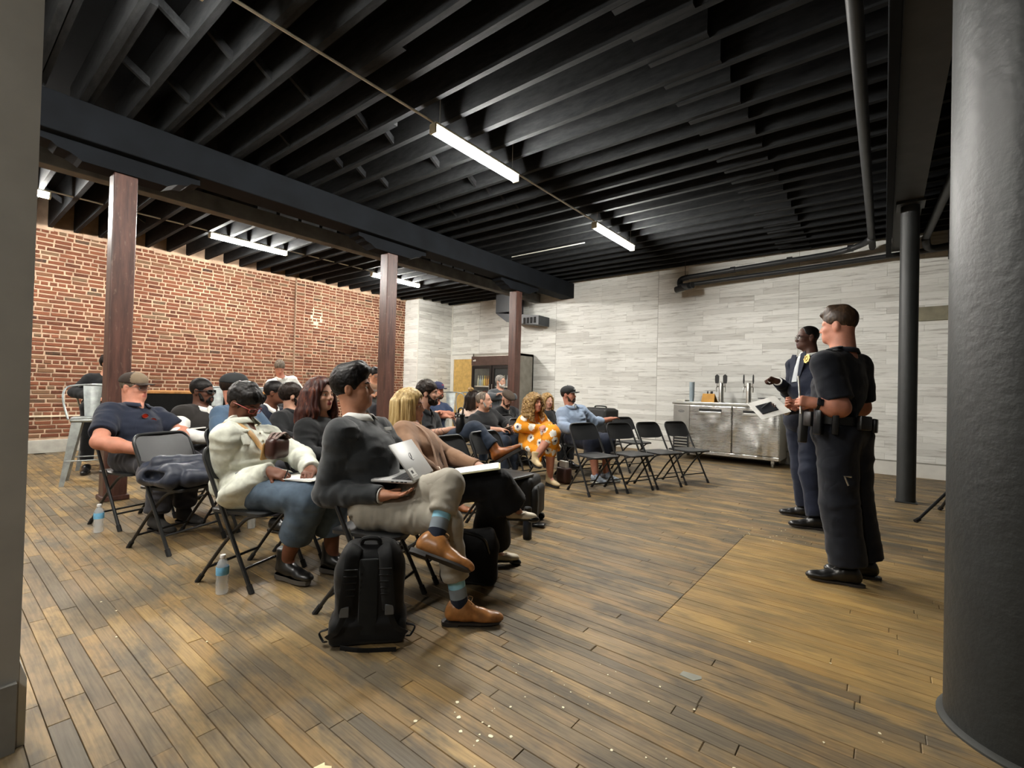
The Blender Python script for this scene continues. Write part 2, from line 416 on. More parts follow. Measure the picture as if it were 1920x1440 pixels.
# the grey wall end at the left edge of view
lw = struct(MB().box((-2.42, -4, 0), (-2.15, .228, 4.05)).obj('wall_partition', M_PAINT))
bl = MB(); bl.box((-2.2, -4, 0), (-2.127, .222, .215))
struct(bl.obj('baseboard_partition', mat('grey_base_paint', '8b8983', .6)))
q = MB(); q.add([(-2.30, .2285, .0), (-2.151, .2285, .0), (-2.151, .246, .0), (-2.30, .246, .0), (-2.30, .2285, .272), (-2.151, .2285, .272), (-2.151, .246, .212), (-2.30, .246, .212)],
               [(0, 3, 2, 1), (0, 1, 5, 4), (1, 2, 6, 5), (2, 3, 7, 6), (3, 0, 4, 7), (4, 5, 6, 7)])
struct(q.obj('trim_4', M_WTRIM))

# ---- ceiling: boards, joists, blocking
M_BLK = mat('black_ceiling_paint', '07080a', .9, spec=.1, var=.2, scale=3, bump=.2, bscale=30, mode='World')
t = NT('dark_joist_paint'); wp = t.coords('World', (6, 26, 26)); n = t.noise(wp, 1.0, 5, .65)
t.set(col=t.ramp(n, [(.3, srgb('16181a')), (.75, srgb('2b2c2d'))]), rough=.85, spec=.15); t.bump(n, .35, .006); M_JOIST = t.m
ceil = struct(MB().box((-11.2, -4, ZC), (4.4, 10.2, ZC + .12)).obj('ceiling', M_BLK))
SP = .312
def joist(x0, x1, y, zb, w=.05):
    j = lambda: random.uniform(-.004, .004)
    o = MB().box((x0, y - w / 2 + j(), zb + j()), (x1, y + w / 2 + j(), ZC + .01)).obj('joist', M_JOIST, ceil); return o
ny = 0; jy = []
y = -.84 + .48
while y < YB - .05:
    yy = y + random.uniform(-.018, .018); jy.append(yy)
    joist(-6.2, -1.0, yy, ZJ); joist(-1.45, 3.2, yy + .052, ZJ + random.uniform(-.02, .012))
    joist(-10.5, -6.72, yy + .03, 3.53, .048)
    if random.random() < .22: joist(-6.2, random.uniform(-4.2, -2.6), yy + .055, ZJ + .02, .045)
    y += SP
for bx in (-5.05, -4.1, -9.0):
    for a, b in zip(jy[:-1], jy[1:]):
        if random.random() < (.85 if bx > -5 else .55) and a < 5:
            zb = ZJ + .02 if bx > -6.5 else 3.60
            MB().add([(bx, a + .02, zb + .18), (bx + .035, a + .02, zb + .18), (bx, a + .02, zb + .25), (bx + .035, a + .02, zb + .25),
                      (bx, b - .02, zb), (bx + .035, b - .02, zb), (bx, b - .02, zb + .07), (bx + .035, b - .02, zb + .07)],
                     [(0, 1, 5, 4), (2, 6, 7, 3), (0, 4, 6, 2), (1, 3, 7, 5), (0, 2, 3, 1), (4, 5, 7, 6)]).obj('blocking', M_JOIST, ceil)
# girders
M_BEAM = mat('black_beam_paint', '0c0f13', .85, spec=.15, var=.2, scale=3, bump=.25, bscale=25, mode='World')
g = thing('ceiling_girder', 'heavy black timber girder carried by the three brown wooden posts', 'beam', (-5.9, 4, 3.35))
MB().rbox((-.17, -7, 0), (.18, 5.49, .345), .012).obj('timber', M_BEAM, g)
g2 = thing('ceiling_girder', 'dark grey timber beam behind the post row, holding the joists near the brick wall', 'beam', (-6.75, 4, 3.34))
MB().rbox((-.1, -7, 0), (.07, 5.49, .2), .008).obj('timber', mat('grey_beam_paint', '5c5a56', .75, var=.2, scale=5, bump=.25, bscale=30, mode='World'), g2)
# posts with corbel blocks
t = NT('brown_post_paint'); wp = t.coords('World', (22, 22, 2.2)); n = t.noise(wp, 1.0, 5, .65); n2 = t.noise(t.coords('World', (40, 40, 14)), 1.0, 3)
c = t.mix(t.ramp(n2, [(.62, (0, 0, 0)), (.78, (.5, .5, .5))]), t.ramp(n, [(.3, srgb('33211c')), (.7, srgb('5a3c33'))]), srgb('7d6a5e'))
t.set(col=c, rough=.42, spec=.4); t.bump(n, .4, .005); M_POST = t.m
for k, (py, lab) in enumerate(((1.23, 'nearest brown wooden post, left of the man in the tan and brown cap'), (4.43, 'middle brown wooden post, behind the blonde woman in the tan jacket'), (7.58, 'farthest brown wooden post, standing before the drinks fridge'))):
    p = thing('wooden_post', lab, 'post', (-5.95, py, 0))
    MB().rbox((-.093, -.093, 0), (.093, .093, 3.19), .012).obj('shaft', M_POST, p)
    MB().rbox((-.11, -.11, 0), (.11, .11, .05), .01).obj('plinth', M_POST, p)
    prof = [(-.62, .165), (-.62, .11), (-.54, .10), (-.50, .065), (-.42, .05), (-.36, .02), (-.33, 0), (.33, 0), (.36, .02), (.42, .05), (.50, .065), (.54, .10), (.62, .11), (.62, .165)]
    MB().prism(prof, -.11, .12, R=np.array([[0, 0, 1], [1, 0, 0], [0, 1, 0]]), c=(0, 0, 3.185)).obj('corbel', M_BEAM, p)

# ---- suspended light rows
M_TUBE = emat('lit_diffuser', (1.0, .965, .90), TUBE_POWER)
M_RAIL = mat('pale_conduit', 'cfcdc4', .5)
M_FIX = mat('white_fixture_metal', 'cfcab5', .45)
def fixture(x, y0, y1, label):
    z = 3.48; t = thing('tube_light', label, 'light', (x, (y0 + y1) / 2, z)); h = (y1 - y0) / 2
    MB().rbox((-.045, -h, .035), (.045, h, .065), .008).obj('housing', M_FIX, t)
    MB().rbox((-.034, -h + .012, -.03), (.034, h - .012, .036), .02, 3).obj('diffuser', M_TUBE, t, True)
    for s in (-1, 1):
        MB().rbox((-.04, -.012, -.032), (.04, .012, .05), .006).obj('end_cap', M_FIX, t, loc=(0, s * (h - .006), 0))
        MB().cyl((0, s * (h - .08), .06), (0, s * (h - .08), .45), .003, n=5).obj('hanger', M_RAIL, t)
for x, lab in ((-3.19, 'near row'), (-8.35, 'row near the brick wall')):
    for a, b, l2 in ((-.22, 1.0, 'first'), (2.8, 4.02, 'middle'), (5.78, 7.05, 'farthest')):
        fixture(x, a, b, f'{l2} glowing tube light of the {lab}')
    r = thing('light_rail', 'thin pale conduit strung between the tube lights of the ' + lab, 'conduit', (x, 3, 3.52))
    for a, b in ((-3.6, -.2), (1.0, 2.8), (4.02, 5.78)):
        MB().tube([(0, a - 3, .03), (0, b - 3, .03)], .011, 6).obj('conduit', M_RAIL, r)

# ---- steel on the right: column, beam, pipes
M_STEEL = mat('charcoal_column_paint', '262828', .55, var=.12, scale=4, bump=.25, bscale=60, mode='World')
t = thing('steel_column', 'slim round charcoal steel column standing behind the two officers', 'column', (.21, 7.12, 0))
MB().cyl((0, 0, .015), (0, 0, 3.46), .088, n=28).obj('shaft', M_STEEL, t, True)
MB().rbox((-.1, -.1, 0), (.1, .1, .015), .003).obj('base_plate', M_STEEL, t)
MB().rbox((-.13, -.15, 3.43), (.13, .15, 3.46), .004).obj('cap_plate', M_STEEL, t)
t = thing('steel_beam', 'dark steel beam overhead resting on the slim column', 'beam', (.19, 3, 3.46))
b = MB(); b.box((-.13, -7, 0), (.13, 6.3, .025)); b.box((-.012, -7, .025), (.012, 6.3, .23)); b.box((-.13, -7, .23), (.13, 6.3, .25)); b.obj('girder', mat('dark_steel_paint', '2c2a27', .6, var=.15, mode='World'), t)
b = MB(); b.rbox((-.20, -7, -.10), (-.135, 6.2, .16), .006); b.obj('side_plate', M_BEAM, t)
t = thing('round_column', 'massive round dark column filling the right edge', 'column', (.455, 2.46, 0))
MB().cyl((0, 0, 0), (0, 0, 4.0), .265, n=64).obj('shaft', mat('rough_charcoal_paint', '1b1e1e', .5, var=.14, scale=5, bump=.8, bscale=26, mode='World'), t, True)
MB().lathe([(.285, 0), (.285, .008), (.267, .02)], 48).obj('floor_collar', mat('scuffed_collar', '2e2f2c', .7), t, True)
M_PIPE = mat('black_pipe_paint', '26282a', .5, var=.12, mode='World')
t = thing('drain_pipe', 'black drain pipe running overhead beside the steel beam and along the back wall', 'pipe', (0, 0, 0))
MB().tube(smoothpath([(-.17, -2, 3.60), (-.18, 8.55, 3.60), (-.19, 8.78, 3.585), (-.30, 9.0, 3.56), (-.6, 9.16, 3.53), (-1.0, 9.2, 3.515)], 8) + [(-3.05, 9.2, 3.44)], .045, 16).obj('upper_pipe', M_PIPE, t, True)
MB().tube([(.75, 9.32, 3.43), (-1.4, 9.32, 3.36), (-3.02, 9.26, 3.31)], .04, 14).obj('lower_pipe', M_PIPE, t, True)
MB().tube(smoothpath([(-3.0, 9.2, 3.44), (-3.14, 9.19, 3.40), (-3.13, 9.15, 3.28), (-3.0, 9.02, 3.235), (-2.9, 8.95, 3.22)], 6), .055, 14).obj('elbow', M_PIPE, t, True)
MB().tube([(-3.2, 9.1, 3.20), (-2.85, 9.0, 3.235)], .06, 14).obj('stub_end', M_PIPE, t, True)
for x, yy, zz in ((-1.3, 9.2, 3.515), (-2.2, 9.2, 3.475), (-.45, 9.1, 3.55)):
    MB().tube([(x - .04, yy, zz), (x + .04, yy, zz)], .055, 14).obj('coupling', M_PIPE, t, True)
MB().cyl((-3.06, 9.2, 3.45), (-3.06, 9.2, 3.75), .006, n=6).obj('hanger_rod', M_PIPE, t)
t = thing('drain_pipe', 'second black pipe slanting from the ceiling at far right to the back wall', 'pipe', (0, 0, 0))
MB().tube(smoothpath([(.62, 5.2, 3.60), (.47, 8.7, 3.58), (.45, 9.1, 3.5), (.52, 9.3, 3.44), (.78, 9.33, 3.46)], 6), .05, 14).obj('pipe_run', M_PIPE, t, True)
MB().tube([(.72, 9.33, 3.43), (.82, 9.33, 3.47)], .075, 14).obj('coupling', M_PIPE, t, True)
MB().tube([(.76, 9.33, 3.69), (.76, 9.33, 3.26)], .055, 14).obj('branch', M_PIPE, t, True)
t = thing('air_duct', 'black sheet metal air duct dropping from the ceiling behind the farthest post', 'duct', (-7.08, 9.0, 3.2))
b = MB(); b.rbox((-.58, -.05, -.12), (-.06, .42, .6), .01); b.obj('riser', mat('dark_duct_metal', '2d3136', .45, var=.1), t)
b = MB(); b.add([(-.58, -.05, -.12), (.74, -.05, -.27), (.74, -.05, -.49), (-.22, -.05, -.36), (-.58, .4, -.12), (.74, .4, -.27), (.74, .4, -.49), (-.22, .4, -.36)],
  [(0, 3, 2, 1), (4, 5, 6, 7), (0, 1, 5, 4), (3, 7, 6, 2), (1, 2, 6, 5), (0, 4, 7, 3)]); b.obj('outlet_arm', mat('dark_duct_metal', '2d3136', .45), t)
b = MB(); [b.box((.30 + .1 * i, -.056, -.44), (.37 + .1 * i, -.051, -.3)) for i in range(4)]; b.obj('vent_slots', mat('vent_black', '070808', .8), t)
t = tag(MB().tube([(-5.5, 6.85, 3.66), (-3.95, 6.85, 3.66)], .009, 6).obj('ceiling_conduit', M_RAIL), 'short thin pale conduit crossing the joists near the farthest post', 'conduit')
# ================================================================== IMPLICIT-SURFACE MODELLER (smooth unions, one continuous mesh)
def V3(*a): return np.array(a, float)
def unit(v): v = np.asarray(v, float); return v / (np.linalg.norm(v) + 1e-12)
def _hash(i, j, k, s):
    h = (i * 374761393 + j * 668265263 + k * 2147483647 + s * 1274126177) & 0xffffffff
    h = ((h ^ (h >> 13)) * 1274126177) & 0xffffffff; h = h ^ (h >> 16)
    return (h & 0xffff) / 32767.5 - 1.0
def vnoise(P, seed=0):
    I = np.floor(P).astype(np.int64); f = P - I; u = f * f * (3 - 2 * f); r = 0
    for dx in (0, 1):
        for dy in (0, 1):
            for dz in (0, 1):
                w = (u[:, 0] if dx else 1 - u[:, 0]) * (u[:, 1] if dy else 1 - u[:, 1]) * (u[:, 2] if dz else 1 - u[:, 2])
                r = r + w * _hash(I[:, 0] + dx, I[:, 1] + dy, I[:, 2] + dz, seed)
    return r
class SDF:
    def __init__(s): s.p = []
    def rc(s, a, b, r1, r2=None, k=.02, m=0, op='u'):           # round-ended tapered limb
        s.p.append(('rc', V3(*a), V3(*b), r1, r1 if r2 is None else r2, k, m, op)); return s
    def cc(s, a, b, r1, r2=None, k=.01, m=0, op='u'):           # flat-ended tapered limb
        s.p.append(('cc', V3(*a), V3(*b), r1, r1 if r2 is None else r2, k, m, op)); return s
    def el(s, c, r, R=None, k=.02, m=0, op='u'):
        r = r if hasattr(r, '__len__') else (r, r, r)
        s.p.append(('el', V3(*c), V3(*r), np.eye(3) if R is None else np.array(R), 0, k, m, op)); return s
    def bx(s, c, h, R=None, rd=.01, k=.02, m=0, op='u'):
        s.p.append(('bx', V3(*c), V3(*h), np.eye(3) if R is None else np.array(R), rd, k, m, op)); return s
    def pl(s, p, n, k=.004):                                     # keep the side the normal points away from
        s.p.append(('pl', V3(*p), unit(n), None, 0, k, 0, 'i')); return s
    @staticmethod
    def dist(p, X, Y, Z):
        t = p[0]
        if t == 'pl': return (X - p[1][0]) * p[2][0] + (Y - p[1][1]) * p[2][1] + (Z - p[1][2]) * p[2][2]
        if t in ('rc', 'cc'):
            a, b, r1, r2 = p[1:5]; d = b - a; L2 = d @ d + 1e-12; L = math.sqrt(L2)
            qx, qy, qz = X - a[0], Y - a[1], Z - a[2]
            tt = (qx * d[0] + qy * d[1] + qz * d[2]) / L2
            tc = np.clip(tt, 0, 1)
            if t == 'rc':
                return np.sqrt((qx - tc * d[0]) ** 2 + (qy - tc * d[1]) ** 2 + (qz - tc * d[2]) ** 2) - (r1 + (r2 - r1) * tc)
            rad = np.sqrt((qx - tt * d[0]) ** 2 + (qy - tt * d[1]) ** 2 + (qz - tt * d[2]) ** 2) - (r1 + (r2 - r1) * tc)
            ax = (np.abs(tt - .5) - .5) * L
            return np.minimum(np.maximum(rad, ax), 0) + np.sqrt(np.maximum(rad, 0) ** 2 + np.maximum(ax, 0) ** 2)
        c, r, R = p[1], p[2], p[3]
        qx, qy, qz = X - c[0], Y - c[1], Z - c[2]
        lx = qx * R[0, 0] + qy * R[1, 0] + qz * R[2, 0]; ly = qx * R[0, 1] + qy * R[1, 1] + qz * R[2, 1]; lz = qx * R[0, 2] + qy * R[1, 2] + qz * R[2, 2]
        if t == 'el':
            k0 = np.sqrt((lx / r[0]) ** 2 + (ly / r[1]) ** 2 + (lz / r[2]) ** 2)
            k1 = np.sqrt((lx / r[0] ** 2) ** 2 + (ly / r[1] ** 2) ** 2 + (lz / r[2] ** 2) ** 2) + 1e-9
            return k0 * (k0 - 1) / k1
        rd = p[4]; ax, ay, az = np.abs(lx) - r[0] + rd, np.abs(ly) - r[1] + rd, np.abs(lz) - r[2] + rd
        return np.sqrt(np.maximum(ax, 0) ** 2 + np.maximum(ay, 0) ** 2 + np.maximum(az, 0) ** 2) + np.minimum(np.maximum(ax, np.maximum(ay, az)), 0) - rd
    @staticmethod
    def bbox(p):
        t = p[0]
        if t in ('rc', 'cc'):
            r = max(p[3], p[4]); return np.minimum(p[1], p[2]) - r, np.maximum(p[1], p[2]) + r
        ext = np.abs(p[3]) @ p[2]; return p[1] - ext, p[1] + ext
    def grid(s, vox):
        us = [p for p in s.p if p[7] == 'u']; B = [s.bbox(p) for p in us]
        lo = np.min([b[0] for b in B], 0) - 3 * vox - .01; hi = np.max([b[1] for b in B], 0) + 3 * vox + .01
        n = np.ceil((hi - lo) / vox).astype(int) + 1
        D = np.full(n, .5, np.float32); ax = [lo[i] + vox * np.arange(n[i]) for i in range(3)]
        for p in s.p:
            k, op = p[5], p[7]
            if op == 'i': sl = tuple(slice(0, q) for q in n)
            else:
                a, b = s.bbox(p); pad = k + 2.5 * vox
                i0 = np.clip(np.floor((a - pad - lo) / vox).astype(int), 0, n); i1 = np.clip(np.ceil((b + pad - lo) / vox).astype(int) + 1, 0, n)
                if (i1 <= i0).any(): continue
                sl = tuple(slice(i0[i], i1[i]) for i in range(3))
            X = ax[0][sl[0]][:, None, None].astype(np.float32); Y = ax[1][sl[1]][None, :, None].astype(np.float32); Z = ax[2][sl[2]][None, None, :].astype(np.float32)
            d = s.dist(p, X, Y, Z); e = D[sl]
            if op == 'u':
                h = np.clip(.5 + .5 * (e - d) / k, 0, 1); D[sl] = e + (d - e) * h - k * h * (1 - h)
            else:
                if op == 's': d = -d
                h = np.clip(.5 - .5 * (e - d) / k, 0, 1); D[sl] = e + (d - e) * h + k * h * (1 - h)
        return D, lo
    def mesh(s, vox):
        """surface nets; returns verts, quads, nearest-primitive index per vert"""
        D, lo = s.grid(vox); I = D < 0
        c = I[:-1, :-1, :-1].astype(np.int8)
        tot = sum(I[dx:I.shape[0] - 1 + dx, dy:I.shape[1] - 1 + dy, dz:I.shape[2] - 1 + dz].astype(np.int8) for dx in (0, 1) for dy in (0, 1) for dz in (0, 1))
        A = np.argwhere((tot > 0) & (tot < 8)); idx = np.full(tot.shape, -1, np.int64); idx[tuple(A.T)] = np.arange(len(A))
        acc = np.zeros((len(A), 3)); cnt = np.zeros(len(A))
        corner = [(dx, dy, dz) for dx in (0, 1) for dy in (0, 1) for dz in (0, 1)]
        val = {c_: D[A[:, 0] + c_[0], A[:, 1] + c_[1], A[:, 2] + c_[2]] for c_ in corner}
        for a in corner:
            for ax in range(3):
                if a[ax] == 0:
                    b = list(a); b[ax] = 1; b = tuple(b); va, vb = val[a], val[b]; m = (va < 0) != (vb < 0)
                    t = np.where(m, va / (va - vb + 1e-20), 0); p = np.tile(np.array(a, float), (len(A), 1)); p[:, ax] += t
                    acc[m] += p[m]; cnt[m] += 1
        P = lo + vox * (A + acc / cnt[:, None])
        Q = []
        for ax in range(3):
            u, v = (ax + 1) % 3, (ax + 2) % 3
            sa = [slice(None)] * 3; sb = [slice(None)] * 3; sa[ax] = slice(0, -1); sb[ax] = slice(1, None)
            x = I[tuple(sa)] != I[tuple(sb)]; E = np.argwhere(x); E = E[(E[:, u] > 0) & (E[:, v] > 0) & (E[:, u] < D.shape[u] - 1) & (E[:, v] < D.shape[v] - 1)]
            if not len(E): continue
            def at(du, dv):
                q = E.copy(); q[:, u] -= du; q[:, v] -= dv; return idx[tuple(q.T)]
            quad = np.stack([at(1, 1), at(0, 1), at(0, 0), at(1, 0)], 1)
            ins = I[tuple(E.T)]; quad[~ins] = quad[~ins][:, ::-1]; Q.append(quad)
        Q = np.concatenate(Q); Q = Q[(Q >= 0).all(1)]
        best = np.full(len(P), 9e9); who = np.zeros(len(P), int)
        for i, p in enumerate(s.p):
            if p[7] != 'u': continue
            d = s.dist(p, P[:, 0], P[:, 1], P[:, 2]); m = d < best; best[m] = d[m]; who[m] = i
        return P, Q, who
    def build(s, name, mats, vox, parent=None, origin=(0, 0, 0), fold=None, smooth_it=1, noise=None, extra=None):
        P, Q, who = s.mesh(vox * 1.24)
        nb = np.concatenate([Q[:, [0, 1]], Q[:, [1, 2]], Q[:, [2, 3]], Q[:, [3, 0]]])
        for _ in range(smooth_it):
            acc = np.zeros_like(P); n = np.zeros(len(P)); np.add.at(acc, nb[:, 0], P[nb[:, 1]]); np.add.at(n, nb[:, 0], 1)
            P = .5 * P + .5 * acc / np.maximum(n, 1)[:, None]
        if fold or noise:
            fn = np.cross(P[Q[:, 2]] - P[Q[:, 0]], P[Q[:, 3]] - P[Q[:, 1]]); N = np.zeros_like(P)
            for j in range(4): np.add.at(N, Q[:, j], fn)
            N /= np.linalg.norm(N, axis=1)[:, None] + 1e-12
        if fold:                                                  # cloth folds: noise squeezed along each limb's length
            amp, fl, fh, seed = fold; d = np.zeros(len(P))
            for i in np.unique(who):
                p = s.p[i]; m = who == i
                axis = unit(p[2] - p[1]) if p[0] in ('rc', 'cc') else V3(0, 0, 1)
                q = P[m] * fl + np.outer(P[m] @ axis, axis) * (fh - fl)
                d[m] = .5 - 1.1 * np.abs(vnoise(q, seed)) + .35 * vnoise(q * 2.1 + 5, seed + 1)
            acc = np.zeros(len(P)); n = np.zeros(len(P)); np.add.at(acc, nb[:, 0], d[nb[:, 1]]); np.add.at(n, nb[:, 0], 1); d = .5 * d + .5 * acc / np.maximum(n, 1)
            P = P + N * (d * amp)[:, None]
        if noise: P = P + N * noise(P)[:, None]
        mi = np.array([s.p[i][6] for i in range(len(s.p))])[who]
        fm = mi[Q[:, 0]]
        P = P - np.array(origin)
        me = bpy.data.meshes.new(name); me.vertices.add(len(P)); me.vertices.foreach_set('co', P.astype(np.float32).ravel())
        me.loops.add(Q.size); me.loops.foreach_set('vertex_index', Q.ravel().astype(np.int32))
        me.polygons.add(len(Q)); me.polygons.foreach_set('loop_start', np.arange(0, Q.size, 4, dtype=np.int32))
        for m in (mats if isinstance(mats, (list, tuple)) else [mats]): me.materials.append(m)
        me.polygons.foreach_set('material_index', fm.astype(np.int32)); me.polygons.foreach_set('use_smooth', np.ones(len(Q), bool))
        me.update(calc_edges=True); me.validate(); return link(name, me, parent)

# ================================================================== PEOPLE
def skin(name, col):
    if name in MATS: return MATS[name]
    t = NT(name); c = srgb(col); n = t.noise(t.coords('Object'), 22, 4, .6)
    t.set(col=t.ramp(n, [(.3, tuple(x * .86 for x in c)), (.72, tuple(min(1, x * 1.1) for x in c))]), rough=.55, spec=.3)
    t.b.inputs['Subsurface Weight'].default_value = .12; t.b.inputs['Subsurface Radius'].default_value = (.012, .005, .003); t.b.inputs['Subsurface Scale'].default_value = .5
    t.bump(t.noise(t.coords('Object'), 220, 2), .06, .002); MATS[name] = t.m; return t.m
def hairmat(name, col, hi=None, scale=(60, 60, 7), rough=.45):
    if name in MATS: return MATS[name]
    t = NT(name); c = srgb(col); h = srgb(hi) if hi else tuple(min(1, x * 1.6 + .002) for x in c)
    n = t.noise(t.coords('Object', scale), 1.0, 5, .65)
    t.set(col=t.ramp(n, [(.35, tuple(x * .6 for x in c)), (.5, c), (.72, h)]), rough=rough, spec=.22)
    t.bump(n, .4, .005); MATS[name] = t.m; return t.m
def cloth(name, col, rough=.85, var=.08, scale=9, bump=.15, bscale=420, spec=.2, sheen=.1, wrinkle=.22):
    if name in MATS: return MATS[name]
    t = NT(name); c = srgb(col); v = t.coords('Object'); n = t.noise(v, scale)
    t.set(col=t.ramp(n, [(.3, tuple(x * (1 - var * 1.6) for x in c)), (.7, tuple(min(1, x * (1 + var * 1.6)) for x in c))]), rough=rough, spec=spec, sheen=sheen)
    x = t.n('ShaderNodeTexNoise'); x.inputs['Scale'].default_value = 8; x.inputs['Detail'].default_value = 1; x.inputs['Distortion'].default_value = .6; t.l(v, x.inputs['Vector'])
    r = t.math('ABSOLUTE', t.math('SUBTRACT', x.outputs['Fac'], .5))
    b1 = t.n('ShaderNodeBump'); b1.inputs['Strength'].default_value = wrinkle; b1.inputs['Distance'].default_value = .04; t.l(r, b1.inputs['Height'])
    b2 = t.n('ShaderNodeBump'); b2.inputs['Strength'].default_value = bump; b2.inputs['Distance'].default_value = .003; t.l(t.noise(v, bscale, 3), b2.inputs['Height']); t.l(b1.outputs[0], b2.inputs['Normal']); t.l(b2.outputs[0], t.b.inputs['Normal'])
    MATS[name] = t.m; return t.m
M_EYE = mat('eye_white', 'b9b1a6', .35, var=.02); M_IRIS = mat('dark_iris', '1c120c', .15, var=.05)
M_LIP = {}
def lipmat(sk, col):
    return mat('lips_' + sk, col, .45, var=.06, scale=60)

class Person:
    """joints are world points; every mesh hangs below one Empty at the base"""
    def __init__(s, label, base, group=None, vox=.008, name='person'):
        s.base = np.array(base, float); s.root = thing(name, label, 'person', tuple(base), 0, group); s.vox = vox
    def head_axes(s, yaw, pitch=0, roll=0):
        y, p, r = (math.radians(a) for a in (yaw, pitch, roll))
        f = V3(math.cos(y) * math.cos(p), math.sin(y) * math.cos(p), math.sin(p)); l = V3(-math.sin(y), math.cos(y), 0); u = np.cross(f, l)
        l2 = math.cos(r) * l + math.sin(r) * u; u2 = -math.sin(r) * l + math.cos(r) * u
        return np.stack([f, l2, u2], 1)
    def set(s, J, head_yaw, head_pitch=0, head_roll=0, hs=1.0):
        s.J = J; s.H = s.head_axes(head_yaw, head_pitch, head_roll); s.hs = hs
        up = unit(J['neck'] - J['pel']); side = J['sl'] - J['sr']; side = unit(side - up * (side @ up)); s.T = np.stack([np.cross(side, up), side, up], 1)  # fwd, left, up
        return s
    def h(s, x, y, z): return s.J['head'] + s.H @ (V3(x, y, z) * s.hs)
    def t(s, at, x, y, z): return s.J[at] + s.T @ V3(x, y, z)
    # ---- body
    def body(s, mats, male=True, arms=(.052, .046, .036), hands=None, legs=None, jaw=1.0, nose=1.0, chest=True, fine=None, armskin=True, cheek=0, neckr=.057, lips=1):
        J, q, hs = s.J, SDF(), s.hs; h = s.h; H = s.H
        q.el(h(-.014, 0, .034), V3(.097, .074, .084) * hs, H, .02)
        q.el(h(.030, 0, -.030), V3(.060, .058, .080) * hs, H, .03)
        q.el(h(.034, 0, -.076), V3(.046 * jaw, .048 * jaw, .034) * hs, H, .03)
        q.el(h(.070, 0, -.094), V3(.018, .022 * jaw, .015) * hs, H, .022)
        if cheek: q.el(h(.02, 0, -.07), V3(.062, .066, .05) * hs * cheek, H, .03)
        for e in (-1, 1):
            q.el(h(.056, e * .040, -.026), V3(.022, .020, .018) * hs, H, .02)
            q.rc(h(.078, e * .013, .022), h(.062, e * .046, .023), .011 * hs, .009 * hs, .012)
        for e in (-1, 1): q.el(h(.089, e * .031, .0), V3(.014, .019, .013) * hs, H, .012, op='s')
        for e in (-1, 1):
            q.rc(h(.0815, e * .019, .0085), h(.078, e * .044, .0065), .0046 * hs, .0040 * hs, .004); q.rc(h(.0795, e * .020, -.0095), h(.0765, e * .043, -.0085), .0044 * hs, .0036 * hs, .004)
        q.rc(h(.082, 0, .014), h(.101, 0, -.026 * nose), .0085 * hs, .0115 * hs * nose, .010)
        for e in (-1, 1): q.el(h(.093, e * .011, -.031), V3(.010, .008, .007) * hs * nose, H, .007)
        m = 1
        q.rc(h(.084, -.019, -.056), h(.084, .019, -.056), .0055 * hs, None, .008, 0); q.rc(h(.0905, -.009, -.0545), h(.0905, .009, -.0545), .0062 * hs * lips, None, .007, m)
        q.rc(h(.089, -.010, -.067), h(.089, .010, -.067), .0068 * hs * lips, None, .007, m)
        q.rc(h(.100, -.017, -.0605), h(.100, .017, -.0605), .0022 * hs, None, .003, op='s')
        for e in (-1, 1):
            q.el(h(-.014, e * .076, -.004), V3(.020, .010, .032) * hs, H, .008); q.el(h(-.006, e * .086, .002), V3(.010, .006, .017) * hs, H, .006, op='s')
        q.rc(h(-.022, 0, -.05), J['neck'] + s.T @ V3(-.008, 0, -.06), neckr * hs, neckr * 1.08, .03)
        if chest:
            q.rc(s.t('neck', -.01, -.09, -.115), s.t('neck', -.01, .09, -.115), .055, None, .05)
            q.el(J['chest'], (.075, .115, .13), s.T, .06); q.rc(J['chest'], J['pel'], .08, .085, .05)
        for e, k in (('r', 'r'), ('l', 'l')):
            S_, E_, W_ = J['s' + k], J['e' + k], J['w' + k]
            a0, a1, a2 = arms
            q.rc(S_, E_, a0, a1 * .95, .04); mid = E_ + (W_ - E_) * .3
            q.rc(E_, mid, a1 * .93, a1, .03); q.rc(mid, W_, a1, a2 * .82, .03)
        for k in ('r', 'l'):
            spec = (hands or {}).get(k)
            if spec is not False: s.hand(q, k, **(spec or {}))
        if legs:
            for k in ('r', 'l'):
                r0, r1, r2 = legs
                kn, an = J['k' + k], J['a' + k]; ca = kn + (an - kn) * .32
                q.rc(J['h' + k], kn, r0, r1, .04); q.rc(kn, ca, r1 * .95, r1 * 1.02, .03); q.rc(ca, an, r1 * 1.02, r2, .03); q.el(an + unit(J['t' + k] - an) * .05 + V3(0, 0, -.02), (.05, .032, .03), frame_m(J['t' + k] - an), .03)
        s.bodyo = q.build('body', mats, fine or s.vox, s.root, s.base, smooth_it=1)
        ey = MB(); rot = H
        for e in (-1, 1):
            c = h(.0705, e * .031, .0) - s.base
            o = MB().sphere(c, .0116 * hs, 12, 0).sphere(c + H @ V3(.0075, 0, -.0005) * hs, V3(.0052, .0058, .0058) * hs, 8, 1, H).obj('eye', [M_EYE, M_IRIS], s.bodyo, True)
        return s
    def hand(s, q, k, d=None, n=None, curl=.5, spread=.0, thumb=.6, size=1.0, m=0, point=False):
        """palm + five separate fingers; d = finger direction, n = direction the palm faces"""
        W_ = s.J['w' + k]; d = unit(W_ - s.J['e' + k]) if d is None else unit(d); n = V3(0, 0, -1) if n is None else np.array(n, float)
        n = unit(n - d * (n @ d)); side = np.cross(d, n)           # thumb side for a right hand palm down
        if k == 'r': side = -side
        z = size; s.hd = getattr(s, 'hd', {}); s.hd[k] = (W_ + d * .07 * z, d, n, side)
        R = np.stack([d, side, n], 1)
        q.bx(W_ + d * .052 * z, V3(.046, .038, .013) * z, R, .012, .014, m)
        q.rc(W_ - d * .01, W_ + d * .03 * z, .024 * z, .024 * z, .02, m)
